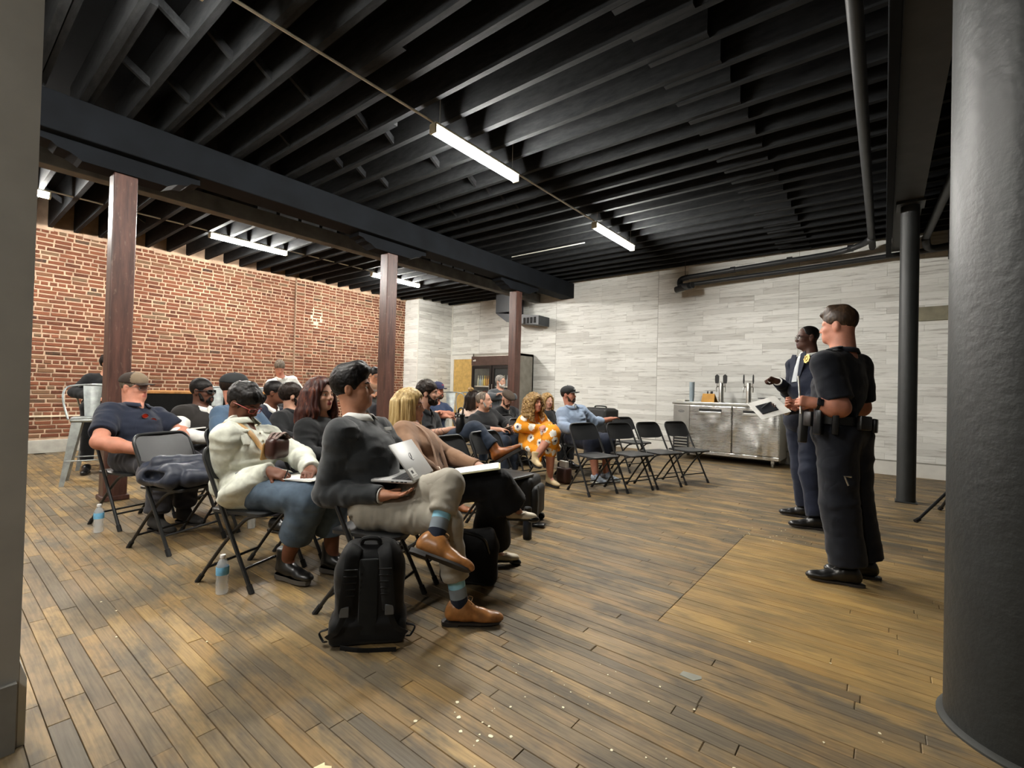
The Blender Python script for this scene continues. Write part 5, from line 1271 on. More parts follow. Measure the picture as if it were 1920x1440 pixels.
for e in (-1, 1):
    o = MB().rbox((-.005, -.048, -.05), (.006, .048, .045), .005, R=p.T, c=p.t('neck', .128, e * .09, -.21) - p.base).obj('chest_pocket', C_DENIMW, p.root, True); MB().rbox((-.003, -.05, -.012), (.008, .05, .012), .004, R=p.T, c=p.t('neck', .131, e * .09, -.165) - p.base).sphere(p.t('neck', .140, e * .09, -.170) - p.base, .007, 8).obj('pocket_flap', C_DENIMW, o, True)
b = MB(); b.tube([p.t('neck', .135, .0, -.12 - .05 * i) - p.base for i in range(5)], .012, 6, flat=.3, up=p.T[:, 0]); b.obj('placket', C_DENIMW, p.root, True)
b = MB(); [b.sphere(p.t('neck', .146, -.004, -.13 - .055 * i) - p.base, V3(.004, .008, .008), 8, R=p.T) for i in range(4)]; b.obj('buttons', mat('dull_brass', '7a735f', .4, .8), p.root, True)
p.trousers(C_JEAN, g=.014, th=(.088, .078), sh=(.080, .078), hemr=.088, upto=.62, vox=.0065, fold=(.007, 8, 14, 41))
for s_ in 'rl':
    p.shoe(s_, [L_BLK, mat('boot_sole_grey', '4a4640', .7)], 'boot', vox=.005, size=1.0)
st = thing('shoulder_bag', 'brown leather shoulder bag with a tan flap hugged by the denim jacket woman', 'bag', tuple(V3(-2.886, 1.370, 0.795)), 25)
MB().rbox((-.04, -.075, -.07), (.04, .075, .06), .03, 3).obj('pouch', L_BROWN, st, True, 50)
MB().rbox((-.052, -.07, -.085), (-.035, .07, .02), .01, 2, R=rotm('Y', 10)).obj('flap', L_STRAP, st, True, 50)
b = MB(); [b.tube(smoothpath([(-.02 + .02 * i, -.05, .05), (-.01 + .02 * i, -.02 + .02 * i, .085), (.0 + .02 * i, .055, .05)], 5), .014, 7, flat=.5) for i in range(3)]; b.obj('scarf', mat('patterned_scarf', '6d5a52', .6, var=.6, scale=60), st, True)
b = MB(); b.tube(smoothpath([p.t('neck', -.10, -.06, -.10), p.t('neck', -.02, -.09, -.028), p.t('neck', .085, -.09, -.085), p.t('neck', .142, -.07, -.19), p.t('neck', .155, -.04, -.30), V3(-2.885, 1.372, 0.740)], 6), .017, 8, flat=.25, up=p.T[:, 0]); b.v = [v - np.array(st.location) for v in b.v]; b.v = [v @ np.array(Matrix.Rotation(math.radians(-25), 3, 'Z')).T for v in b.v]; b.obj('strap', L_STRAP, st, True)
pa = thing('paper_sheets', 'white paper sheets across the lap of the denim jacket woman', 'papers', tuple(P(.36, .03, .622)), 20)
for i in range(3): MB().rbox((-.15, -.13, .004 * i), (.15, .13, .004 * i + .0022), .0005, 1, R=rotm('Z', 6 * i - 5) @ rotm('Y', -3)).obj('sheet', M_PAPER, pa)
pe = tag(MB().tube([p.hd['r'][0] + V3(.05, .02, .03), p.hd['r'][0] + V3(.02, .0, -.065)], .004, 8).obj('pen', M_BLKP, None, True), 'dark pen in the hand of the denim jacket woman', 'pen')

# ---------------------------------------------------------------- 4 auburn-haired woman
p = Person('woman with long wavy auburn hair in a black jacket', (-3.22, 1.85, 0), vox=.0065)
J = seated(p.base, 22, V3(-3.238, 1.839, 1.103), sw=.18, s=.98); P = J['P']
J['er'] = P(.06, -.25, .70); J['wr'] = P(.30, -.08, .66); p.set(J, 13, 4)
p.body([SK['fair'], LP['red']], male=False, arms=(.045, .040, .031), jaw=.88, neckr=.047, nose=.95, fine=.0055, lips=.9)
p.brows(H_DBR, .0032)
def longhair(pp, m, length=-.34, vox=.006, noise=.007, w=1.0, wave=.012):
    q = SDF(); h, H = pp.h, pp.H
    q.el(h(-.014, 0, .042), V3(.114, .094, .098), H, .02)
    for a in np.linspace(48, 312, 17):
        c, s_ = math.cos(math.radians(a)), math.sin(math.radians(a)); ln = length * (1.0 if c < .2 else .85)
        k1 = h(-.02 + .090 * c, s_ * .088, .02); k2 = h(-.035 + .115 * c, s_ * .115 * w, -.12); k3 = h(-.05 + .12 * c, s_ * (.125 * w) + .01 * math.sin(a), ln)
        q.rc(k1, k2, .030, .034, .02); q.rc(k2, k3, .034, .022, .02)
    q.el(h(.112, 0, -.07), V3(.088, .068, .17), H, .015, op='s')
    q.rc(h(0, 0, -.14), h(-.01, 0, -.5), .058, .07, .02, op='s')
    def fn(P):
        L = (P - pp.J['head']) @ H; ang = np.arctan2(L[:, 1], L[:, 0] + .03); dn = np.clip(-L[:, 2], 0, .5)
        v = np.stack([ang * 7 + .9 * np.sin(L[:, 2] * 38 + ang * 3) * np.clip(dn * 6, 0, 1), L[:, 2] * 4, L[:, 2] * 0], 1)
        return noise * (vnoise(v, 3) + .7 * vnoise(v * np.array((2.3, 1.5, 1)) + 9, 4)) + wave * np.sin(L[:, 2] * 34 + ang * 2.5) * np.clip(dn * 4 - .2, 0, 1)
    return q.build('hair', m, vox, pp.root, pp.base, noise=fn)
longhair(p, H_RED, -.33)
p.shirt('jacket', C_BLK2, g=.02, bust=.9, fold=(.009, 8, 18, 53), neck=.062, arms=(.046, .041, .032), cuff=.042)
lower(p, C_BLK, L_BLK)

# ---------------------------------------------------------------- 5 man in navy shirt and brown cap
p = Person('heavy man in a short-sleeved navy shirt and tan and brown cap', (-4.90, 1.15, 0), vox=.007)
J = seated(p.base, 20, V3(-5.082, 1.172, 1.112), sw=.225, hip=.03); P = J['P']
J['er'] = P(.11, -.33, .70); J['wr'] = P(.37, -.12, .615); J['el'] = P(.12, .31, .72); J['wl'] = P(.36, .09, .62)
J['ar'] = P(.42, -.10, .11); J['al'] = P(.40, .14, .11); p.set(J, 36, -2)
p.body([SK['ruddy'], LP['ruddy']], arms=(.062, .056, .040), hands=dict(r=dict(n=V3(0, .3, -1), curl=.5), l=dict(n=V3(0, -.3, -1))), jaw=1.15, cheek=1.0, neckr=.068)
p.brows(H_GBR, .003)
p.hair_short(H_GBR, .004, .004, back=-.05, noise=.001)
p.cap(mat('tan_cap_cloth', '6f604d', .85, bump=.2, bscale=300), mat('brown_peak', '2b2019', .8), mat('brown_cap_mesh', '2e231c', .9, bump=.6, bscale=600), 1.05)
p.glasses(mat('thin_metal_frame', '6a6a6c', .3, .8), M_LENSC, thick=.0014)
p.shirt('shirt', C_NAVY, g=.020, to=.36, belly=1.22, fold=(.010, 8, 16, 63), neck=.078, arms=(.064, .058, .04), low=.03)
collar(p, C_NAVY, .080, .040, -.06, tilt=.02)
q = SDF(); q.el(p.t('neck', .088, 0, -.09), V3(.018, .022, .055), p.T, .01); q.build('open_neck', SK['ruddy'], .006, p.root, p.base)
placket(p, C_NAVY, -.12, -.42, .128)
p.trousers(C_DGRN, g=.018, th=(.098, .08), sh=(.072, .066), hemr=.075, upto=.9, fold=(.012, 7, 20, 71))
for s_ in 'rl': p.shoe(s_, [mat('dark_suede', '262422', .9), L_SOLE], 'boot', vox=.007, size=1.08)
sg = thing('sunglasses', 'red mirrored sunglasses hooked on the navy shirt of the brown capped man', 'sunglasses', tuple(p.t('neck', .150, .01, -.205)), 20)
b = MB(); lm = MB(); M_RL = mat('red_mirror_lens', 'c4371f', .12, .7, spec=.8)
for e in (-1, 1):
    b.tube([(.01, e * .033 + .026 * math.cos(a), .02 * math.sin(a) - e * .02) for a in np.linspace(0, 6.3, 14)], .004, 5); lm.add([(.011, e * .033 + .025 * math.cos(a), .019 * math.sin(a) - e * .02) for a in np.linspace(0, 6.28, 13)[:-1]], [tuple(range(12))])
b.tube([(.0, .06, -.02), (-.02, .055, -.06)], .003, 5).obj('sunglass_frame', mat('dark_red_frame', '3a0f0c', .4), sg, True); lm.obj('lenses', M_RL, sg)

# ---------------------------------------------------------------- 6 man in vest with sunglasses
p = Person('man in a dark vest over white shirt sleeves wearing black sunglasses', (-5.10, 1.68, 0), vox=.0078)
J = seated(p.base, 22, V3(-5.130, 1.708, 1.086), sw=.21); P = J['P']; J['er'] = P(.10, -.29, .70); J['wr'] = P(.34, -.10, .66); p.set(J, 38, 0)
p.body([SK['dark'], LP['dark']], jaw=1.1, arms=(.056, .05, .038)); p.hair_short(H_BLK, .005, .004, back=-.04, noise=.002, front=.046); p.beard(H_BLK, .35, noise=.002)
p.glasses(M_BLKP, M_LENSD, h=.017, w=.029, thick=.0045)
p.shirt('shirt', C_WHT, g=.012, belly=1.05, fold=(.008, 9, 18, 83), neck=.070, arms=(.060, .054, .042), cuff=.048)
p.shirt('vest', cloth('dark_brown_vest', '24211f'), g=.040, belly=1.14, to=.02, fold=(.006, 8, 12, 84), neck=.082, extra=None, which='rl')
collar(p, C_WHT, .074, .04, -.06); q = SDF(); q.el(p.t('neck', .115, 0, -.12), V3(.03, .035, .085), p.T, .01); q.build('shirt_front', C_WHT, .006, p.root, p.base)
lower(p, C_DGRN, L_BLK)
tb = thing('tablet', 'dark tablet on an upturned pale folder in the lap of the man in the vest', 'tablet', tuple(V3(-4.983, 1.549, 0.736)), 30); MB().rbox((-.11, -.08, 0), (.11, .08, .009), .003, R=rotm('Y', -14)).obj('slab', M_BLKP, tb); MB().rbox((-.115, -.085, -.012), (.115, .085, -.001), .002, R=rotm('Y', -14)).obj('folder', M_PAPER, tb)

# ---------------------------------------------------------------- 7 blue T-shirt and black cap
p = Person('man in a slate blue T-shirt and black cap, face turned away', (-4.24, 1.73, 0), vox=.0078)
J = seated(p.base, 22, V3(-4.435, 1.721, 1.129), sw=.205); P = J['P']; p.set(J, 72, -3)
p.body([SK['ruddy'], LP['ruddy']], neckr=.06); p.hair_short(H_DBR, .006, .004, back=-.05, noise=.001); p.beard(H_DBR, .4, noise=.002)
p.cap(mat('black_cap_cloth', '16181a', .8, bump=.15, bscale=300), mat('black_peak', '131415', .8)); p.glasses(M_BLKP, M_LENSD, thick=.003)
p.shirt('tshirt', C_BLUE, g=.015, to=.33, fold=(.007, 8, 16, 93), neck=.068); lower(p, C_DGRN, L_BLK)

# ---------------------------------------------------------------- 8 man with glasses in dark suit
p = Person('man with short black hair and glasses in a dark navy suit, farthest left row', (-5.26, 2.30, 0), vox=.009)
J = seated(p.base, 22, V3(-5.117, 2.394, 1.078)); p.set(J, 46, 2)
p.body([SK['brown'], LP['brown']]); p.hair_short(H_BLK, .005, .014, back=-.035, noise=.002); p.glasses(M_BLKP, M_LENSC, thick=.002)
p.shirt('suit_jacket', C_SUIT, g=.02, fold=(.007, 8, 16, 103), neck=.07); collar(p, C_WHT, .066, .04, -.05); lower(p, C_SUIT, L_BLK)

# ---------------------------------------------------------------- 9 dark-haired man in black jacket
p = Person('dark-haired man in a black jacket seen from behind, ear showing', (-4.46, 2.27, 0), vox=.0078)
J = seated(p.base, 22, V3(-4.514, 2.272, 1.060)); p.set(J, 74, 0)
p.body([SK['fair'], LP['fair']]); p.hair_short(H_DBR, .014, .018, back=-.06, noise=.006, freq=60); p.beard(H_DBR, .5)
p.shirt('jacket', C_BLK, g=.022, fold=(.007, 8, 16, 113), neck=.066); collar(p, C_BLK, .070, .038, -.05); lower(p, C_DGRN, L_BLK)

# ---------------------------------------------------------------- 10 man in white shirt looking down
p = Person('man in a white button shirt bowing his head before the brick wall', (-8.15, 3.98, 0), vox=.009)
J = seated(p.base, -10, V3(-8.112, 3.845, 1.447), seat=.75, sw=.21, lean=.1); p.set(J, -18, -34)
p.body([SK['ruddy'], LP['ruddy']], jaw=1.05); p.brows(H_GBR, .003); p.hair_short(H_GBR, .009, .014, back=-.03, noise=.004)
p.shirt('shirt', C_WHT, g=.02, belly=1.15, fold=(.009, 8, 16, 123), neck=.07); collar(p, C_WHT, .07, .042, -.055); placket(p, C_WHT, -.1, -.4, .135); lower(p, C_DGRN, L_BLK)
stool((-8.17, 3.98), 170, 'grey metal bar stool under the man in the white shirt')

# ---------------------------------------------------------------- 11 person behind the nearest post
p = Person('person in black with curly dark hair, mostly hidden behind the nearest post', (-8.22, 1.54, 0), vox=.009)
J = seated(p.base, -12, V3(-8.193, 1.615, 1.381), seat=.75, sw=.19); p.set(J, 30, -5)
p.body([SK['tan'], LP['tan']]); p.hair_short(H_BLK, .018, .022, back=-.05, noise=.012, freq=45); p.shirt('shirt', C_BLK, g=.018, fold=(.007, 8, 16, 133)); lower(p, C_BLK, L_BLK)

# ---------------------------------------------------------------- 12 man on a stool beside the middle post
p = Person('dark-haired man on a bar stool peering down beside the middle post', (-6.90, 4.88, 0), vox=.009)
J = seated(p.base, -20, V3(-6.874, 4.889, 1.372), seat=.75, sw=.2); J['wr'] = V3(-6.678, 4.731, 1.019); J['wl'] = V3(-6.595, 4.796, 1.057); p.set(J, 0, -16)
p.body([SK['tan'], LP['tan']]); p.hair_short(H_BLK, .010, .012, noise=.003); p.glasses(M_BLKP, M_LENSC, thick=.002); p.shirt('shirt', C_TAN, g=.018, to=.4, fold=(.007, 8, 16, 143)); lower(p, C_DGRN, L_BLK)

# ---------------------------------------------------------------- 13 bearded man in black shirt
p = Person('man with a full dark beard in a black shirt, tan boot crossed over his knee', (-3.66, 3.08, 0), vox=.007)
J = seated(p.base, 12, V3(-3.584, 3.185, 1.119), sw=.215, cross='r'); P = J['P']
J['er'] = P(.12, -.30, .70); J['wr'] = V3(-3.183, 3.124, 0.788); J['el'] = P(.10, .28, .70); J['wl'] = P(.34, .10, .72)
J['kr'] = V3(-2.969, 3.217, 0.799); J['ar'] = V3(-2.761, 3.282, 0.632); J['tr'] = V3(-2.527, 3.391, 0.632); J['kl'] = P(.45, .12, .53)
p.set(J, 38, 3); p.footup = {'r': unit(unit(J['kr'] - J['ar']) * .8 + V3(0, 0, .5))}
p.body([SK['fair'], LP['fair']], arms=(.054, .048, .036), hands=dict(r=dict(d=V3(.8, .5, .15), n=V3(0, .6, .8), curl=.9), l=dict(n=V3(0, 0, -1)))); p.brows(H_DBR, .0045)
p.hair_short(H_DBR, .010, .022, back=-.04, noise=.004, front=.058); p.beard(H_DBR, 1.1)
p.shirt('shirt', cloth('black_shirt_cotton', '26282a'), g=.018, belly=1.12, to=.62, fold=(.010, 8, 18, 153), neck=.07, arms=(.056, .052, .040)); collar(p, C_BLK, .07, .042, -.055); placket(p, C_BLK, -.1, -.42, .128)
b = MB()
for i in range(5):
    a = J['er'] + (J['wr'] - J['er']) * (.5 + .08 * i); x_, y_, d_ = frame(J['wr'] - J['er']); b.tube([a + (x_ * math.cos(t_) + y_ * math.sin(t_)) * (.0445 - .0025 * i) + d_ * .008 * math.sin(3 * t_ + i) - p.base for t_ in np.linspace(.2, 4.6, 12)], .0022, 4)
b.obj('tattoo', mat('tattoo_ink', '3c3c42', .7), p.bodyo)
p.trousers(C_JEAND, g=.014, upto=.85, fold=(.008, 8, 18, 161))
L_TANB = mat('tan_boot_leather', '8a4f22', .4, var=.3, scale=14)
for s_ in 'rl': p.shoe(s_, [L_TANB, L_SOLE], 'boot', vox=.006, size=1.05)
fl = thing('travel_flask', 'black insulated flask with a loop lid held by the bearded man', 'flask', tuple(V3(-3.074, 3.133, 0.825)))
MB().lathe([(.038, -.06), (.042, -.055), (.042, .07), (.036, .085)], 20).obj('body', M_BLKP, fl, True, 40); MB().lathe([(.036, .086), (.04, .09), (.04, .115), (.03, .125)], 20).obj('lid', M_BLKP, fl, True, 40); MB().tube(smoothpath([(-.03, 0, .12), (-.02, 0, .165), (.025, 0, .17), (.03, 0, .12)], 5), .008, 8).obj('loop_handle', M_BLKP, fl, True)
for e in (-1, 1): MB().sphere((e * .02, -.038, .10), .008, 8).obj('hinge_pin', M_STEELB, fl, True)

# ---------------------------------------------------------------- 14 man in navy cap, arms crossed
p = Person('man in a blue and red cap and indigo shirt with arms folded', (-5.12, 4.66, 0), vox=.0085)
J = seated(p.base, -5, V3(-5.061, 4.668, 1.133), arms='cross', sw=.205); p.set(J, 10, 2)
p.body([SK['ruddy'], LP['ruddy']]); p.beard(H_BRN, .8); p.hair_short(H_DBR, .005, .003, noise=.001)
p.cap(mat('navy_cap_cloth', '232748', .8), mat('navy_peak', '1d2140', .8), logo=(mat('red_patch', '9c2f3a', .7), [(0, 0, .04, .035)])); p.shirt('shirt', C_INDIGO, g=.018, to=.40, fold=(.007, 8, 16, 173)); lower(p, C_JEAND, L_BLK)
chair(-5.12, 4.66, -5, 'black folding chair under the man in the blue and red cap')

# ---------------------------------------------------------------- 15 woman with hair bun
p = Person('woman with dark curly hair in a bun and pale pink top, behind the bald man', (-5.02, 5.32, 0), vox=.0085)
J = seated(p.base, -5, V3(-4.922, 5.290, 1.015), sw=.17, s=.95); p.set(J, 20, 0)
p.body([SK['tan'], LP['tan']], male=False, arms=(.045, .04, .031), neckr=.047); bob(p, H_DBR, -.15, .016, .007, .012)
q = SDF(); q.el(p.h(-.05, 0, .15), V3(.045, .045, .04), p.H); q.build('hair_bun', H_CRL, .006, p.root, p.base, noise=lambda P: .008 * vnoise(P * 70, 2))
p.shirt('top', C_PINK, g=.018, bust=.8, fold=(.006, 8, 16, 183), arms=(.046, .041, .032)); lower(p, C_JEAND, L_BLK)
chair(-5.02, 5.32, -5, 'black folding chair under the woman with the hair bun')

# ---------------------------------------------------------------- 16 bald man in turtleneck
p = Person('bald man with a grey beard in a black turtleneck holding a slip of paper', (-4.25, 4.78, 0), vox=.0078)
J = seated(p.base, 0, V3(-4.182, 4.703, 1.018), sw=.215); P = J['P']; J['wr'] = P(.36, -.10, .66); J['wl'] = P(.40, .10, .68); J['er'] = P(.12, -.30, .66); J['el'] = P(.14, .30, .70); p.set(J, 22, 8)
p.body([SK['fair'], LP['fair']], jaw=1.02, cheek=.92); p.brows(H_GBR, .003); p.beard(H_GRY, .35, noise=.0015)
p.hair_short(H_GBR, .004, -.01, back=-.03, noise=.001, recede=.07)
p.shirt('turtleneck', C_BLK2, g=.02, belly=1.35, to=.82, fold=(.007, 8, 14, 193), neck=None, cuff=.046)
MB().lathe([(.078, -.07), (.066, -.03), (.066, .015), (.060, .02)], 20, R=p.T, c=p.t('neck', .004, 0, -.01) - p.base, cap=False).obj('roll_collar', C_BLK2, p.root, True)
lower(p, C_JEAND, L_BLK)
tag(MB().rbox((-.07, -.05, 0), (.07, .05, .003), .001, 1, R=rotm('Y', -20), c=P(.45, 0, .70)).obj('paper_slip', M_PAPER), 'small white paper slip in the bald man\'s hands', 'paper')

# ---------------------------------------------------------------- 17 grey-bearded man arms folded
p = Person('grey-haired man with a white beard and grey sweater, arms folded before the fridge', (-5.78, 6.93, 0), vox=.009)
J = seated(p.base, -25, V3(-5.750, 6.926, 1.323), seat=.70, arms='cross', sw=.205); p.set(J, 0, 2)
p.body([SK['fair'], LP['fair']]); p.brows(H_GRY, .004); p.hair_short(H_GRY, .008, .008, noise=.003, recede=.02); p.beard(H_WHT, 1.2)
p.shirt('sweater', C_GREY, g=.02, fold=(.007, 8, 16, 203)); lower(p, C_DGRN, L_BLK)

# ---------------------------------------------------------------- 18 man in flat cap looking down
p = Person('man in a brown flat cap and black sweater looking down, before the farthest post', (-4.98, 6.02, 0), vox=.0085)
J = seated(p.base, -8, V3(-4.802, 5.958, 1.027), sw=.205); p.set(J, -15, -30)
p.body([SK['fair'], LP['fair']]); p.beard(H_BRN, .5)
q = SDF(); q.el(p.h(-.012, 0, .075), V3(.118, .105, .062), p.H, .02); q.el(p.h(.06, 0, .062), V3(.075, .08, .035), p.H, .03); q.pl(p.h(0, 0, .035), p.H @ V3(0, 0, -1)); q.build('flat_cap', mat('brown_tweed', '3b3026', .9, var=.25, scale=80, bump=.3), .007, p.root, p.base)
p.shirt('sweater', C_BLK2, g=.022, fold=(.008, 8, 16, 213)); collar(p, C_BLK, .07, .035, -.05); MB().tube([p.t('neck', .11, .01, -.06) - p.base, p.t('neck', .135, .012, -.14) - p.base], .010, 6).obj('cord', mat('grey_cord', '6c6a66', .8), p.root); lower(p, C_DGRN, L_BLK)
chair(-4.98, 6.02, -8, 'black folding chair under the man in the flat cap')

# ---------------------------------------------------------------- 19 woman in orange floral dress
p = Person('curly-haired woman in an orange dress with white flowers, legs crossed', (-3.66, 5.03, 0), vox=.0068)
J = seated(p.base, -12, V3(-3.529, 4.938, 1.013), sw=.18, cross='l', s=.97); P = J['P']
J['er'] = P(.08, -.26, .70); J['wr'] = P(.36, .02, .70); J['el'] = P(.10, .24, .70); J['wl'] = P(.36, -.10, .72)
J['kr'] = P(.46, -.06, .53); J['ar'] = V3(-3.235, 4.895, .11); J['tr'] = V3(-3.06, 4.83, .04); J['kl'] = P(.48, -.05, .66); J['al'] = V3(-3.254, 4.604, 0.377); J['tl'] = V3(-3.142, 4.516, 0.262); p.set(J, -8, 2)
p.body([SK['ruddy'], LP['fair']], male=False, arms=(.047, .042, .032), hands=dict(r=dict(n=V3(0, 0, -1)), l=dict(n=V3(0, 0, -1))), legs=(.075, .058, .038), jaw=.92, neckr=.05); p.brows(H_BRN, .003)
def curly(pp, m, ln=-.20, vox=.006):
    q = SDF(); h, H = pp.h, pp.H; q.el(h(-.016, 0, .045), V3(.118, .105, .098), H, .03); rr = random.Random(4)
    for a in np.linspace(48, 312, 16):
        c, s_ = math.cos(math.radians(a)), math.sin(math.radians(a)); q.rc(h(-.02 + .09 * c, s_ * .095, .03), h(-.03 + .12 * c, s_ * .13, ln * rr.uniform(.75, 1.05)), .036, .028, .03)
    q.el(h(.115, 0, -.06), V3(.090, .070, .135), H, .012, op='s'); q.rc(h(0, 0, -.13), h(-.01, 0, -.4), .055, .07, .02, op='s')
    return q.build('hair', m, vox, pp.root, pp.base, noise=lambda P: .011 * vnoise(P * 62, 3) + .006 * vnoise(P * 120, 5))
curly(p, H_CRL)
t = NT('orange_floral_cloth'); vo = t.n('ShaderNodeTexVoronoi'); vo.feature = 'F1'; vo.inputs['Scale'].default_value = 7.6; vo.inputs['Randomness'].default_value = .55; oc = t.coords('Object'); t.l(oc, vo.inputs['Vector'])
pet = t.math('ADD', vo.outputs['Distance'], t.math('MULTIPLY', t.math('SUBTRACT', t.noise(oc, 34, 1), .5), .34))
c1 = t.ramp(pet, [(0, srgb('4d4f66')), (.12, srgb('4d4f66')), (.15, srgb('e3dfd4')), (.37, srgb('e3dfd4')), (.395, srgb('d98d1f')), (1, srgb('de8f1c'))]); t.set(col=c1, rough=.75, spec=.25); M_FLOR = t.m
q = SDF(); p.torso(q, .016, 1.08, .95); p.sleeves(q, .020, .92, (.048, .044, .034), cuff=.048)
for k in 'rl': q.rc(J['h' + k], J['k' + k], .105, .088, .07)
q.rc(J['kr'], J['kr'] + (J['ar'] - J['kr']) * .25, .09, .08, .05); q.rc(J['kl'], J['kl'] + (J['al'] - J['kl']) * .30, .088, .075, .05)
q.rc(P(.06, -.17, .47), P(.36, -.16, .42), .05, .045, .06); q.rc(P(.36, -.15, .43), P(.40, -.20, .25), .045, .02, .04); q.rc(P(.1, .14, .48), P(.4, .12, .46), .05, .05, .06)
p.neckcut(q, .064, tilt=.03); q.el(p.t('neck', .10, 0, -.075), V3(.05, .035, .08), p.T, .01, op='s')
q.build('dress', M_FLOR, .0075, p.root, p.base, fold=(.008, 8, 16, 223))
q = SDF(); q.el(p.t('neck', .040, 0, -.08), V3(.05, .06, .075), p.T, .02); q.build('neckline', SK['ruddy'], .006, p.root, p.base)
M_SUED = mat('beige_suede', 'b19d79', .85)
for s_ in 'rl': p.shoe(s_, [M_SUED, mat('black_heel', '1a1a1a', .5)], 'boot', vox=.006, size=.92)

# ---------------------------------------------------------------- 20 blonde woman half hidden
p = Person('blonde woman in black, half hidden behind the orange floral dress', (-4.22, 6.22, 0), vox=.0085)
J = seated(p.base, -8, V3(-4.197, 6.220, 1.013), sw=.165, s=.95); p.set(J, -22, 0); p.body([SK['fair'], LP['fair']], male=False, arms=(.045, .04, .031), neckr=.047); bob(p, H_CRL, -.13, .010, .007, .012)
p.shirt('cardigan', C_BLK, g=.016, bust=.8, fold=(.006, 8, 16, 233), arms=(.046, .041, .032)); lower(p, C_BLK, L_BLK)

# ---------------------------------------------------------------- 21 man in blue shirt and shorts
p = Person('man in a pale blue shirt, dark shorts and black cap, bare knees showing', (-3.36, 5.72, 0), vox=.0072)
J = seated(p.base, -20, V3(-3.480, 5.689, 1.123), sw=.21, spread=.13); P = J['P']
J['er'] = P(.06, -.28, .70); J['wr'] = P(.30, -.14, .62); J['el'] = P(-.02, .36, .74); J['wl'] = P(.02, .62, .79)
J['kr'] = P(.47, -.12, .525); J['ar'] = V3(-2.93, 5.50, .11); J['tr'] = V3(-2.75, 5.44, .04); J['kl'] = P(.46, .14, .525); J['al'] = V3(-2.90, 5.74, .11); J['tl'] = V3(-2.73, 5.72, .04); p.set(J, 8, 4)
p.body([SK['ruddy'], LP['ruddy']], hands=dict(l=dict(n=V3(0, 0, -1), curl=.3), r=dict(n=V3(0, 0, -1))), legs=(.085, .062, .042), neckr=.06); p.beard(H_BRN, .25, noise=.001); p.hair_short(H_DBR, .005, .003, noise=.001)
p.cap(mat('black_cap_cloth', '16181a'), mat('black_peak', '131415'), logo=(mat('white_patch', 'dcdcd8', .7), [(0, .0, .05, .022), (.018, .012, .016, .02)]))
p.shirt('shirt', C_LBLUE, g=.02, belly=1.1, to=.68, fold=(.012, 9, 18, 243), neck=.075, arms=(.056, .052, .042)); collar(p, C_LBLUE, .076, .045, -.06, tilt=.03); q = SDF(); q.el(p.t('neck', .085, 0, -.075), V3(.03, .03, .05), p.T); q.build('undershirt', C_WHT, .006, p.root, p.base); placket(p, C_LBLUE, -.12, -.42, .128)
p.trousers(C_NAVY, g=.022, th=(.098, .086), sh=(.086, .086), hemr=.088, upto=.10, name='shorts', fold=(.008, 8, 16, 251))
M_SNK = mat('grey_blue_sneaker', '8f9aa6', .7, var=.4, scale=30)
for s_ in 'rl':
    p.shoe(s_, [M_SNK, mat('white_sole', 'cfcdc6', .6)], 'shoe', mat('blue_lace', '3b62a8', .6), 1.05, vox=.006)

# ---------------------------------------------------------------- 22 chief in navy suit
p = Person('man in a navy suit with a gold badge, gesturing with notes in hand', (-.62, 5.22, 0), vox=.0062)
J = standing(p.base, 196, V3(-0.623, 5.592, 1.780), sw=.205, body_yaw=226); J['neck'] = J['neck'] + V3(.03, .02, 0); P = J['P']
J['er'] = V3(-0.756, 5.712, 1.193); J['wr'] = V3(-0.836, 5.354, 1.327); J['el'] = V3(-0.519, 5.327, 1.146); J['wl'] = V3(-0.721, 5.067, 1.050)
J['al'] = V3(-.46, 5.02, .112); J['tl'] = V3(-.63, 4.98, .04); J['ar'] = V3(-.60, 5.44, .112); J['tr'] = V3(-.78, 5.42, .04); J['kl'] = V3(-.52, 5.06, .5); J['kr'] = V3(-.63, 5.40, .5); p.set(J, 211, 0)
p.body([SK['deep'], LP['deep']], hands=dict(r=dict(d=V3(-.8, -.5, .35), n=V3(.3, -.4, -1), curl=1.15, thumb=.8), l=dict(d=V3(-.85, -.42, .05), n=V3(0, .1, 1), curl=.7, thumb=.9)), jaw=1.08, neckr=.062, lips=1.25, nose=1.12, fine=.005, cheek=.9)
p.brows(H_BLK, .003); p.glasses(mat('thin_dark_frame', '2b2622', .3, .5), M_LENSC, thick=.0018)
p.hair_short(H_BLK, .0012, -.006, back=-.035, noise=.0004, recede=.06)
p.shirt('suit_jacket', C_SUIT, g=.026, belly=1.1, fold=(.008, 7, 16, 263), neck=.078, cuff=.050, low=.10)
q = SDF(); q.el(p.t('neck', .103, 0, -.15), V3(.035, .048, .13), p.T, .01); q.build('shirt_front', C_WHT, .006, p.root, p.base); collar(p, C_WHT, .070, .044, -.055, tilt=.012)
b = MB(); b.tube([p.t('neck', .110, 0, -.045) - p.base, p.t('neck', .128, 0, -.075) - p.base], [.020, .014], 8, flat=.6, up=p.T[:, 0]); b.tube([p.t('neck', .126, 0, -.07) - p.base, p.t('neck', .145, 0, -.2) - p.base, p.t('neck', .148, 0, -.36) - p.base], [.016, .026, .034], 8, flat=.25, up=p.T[:, 0]); b.obj('necktie', cloth('silver_tie', 'a9adb0', rough=.4), p.root, True)
for e in (-1, 1): MB().prism([(.0, 0), (.055, .015), (.075, -.05), (.02, -.30), (-.012, -.32)], 0, .006, R=np.stack([e * p.T[:, 1], p.T[:, 2], e * p.T[:, 0] * e], 1), c=p.t('neck', .138, e * .030, -.06) - p.base).obj('lapel', C_SUIT, p.root)
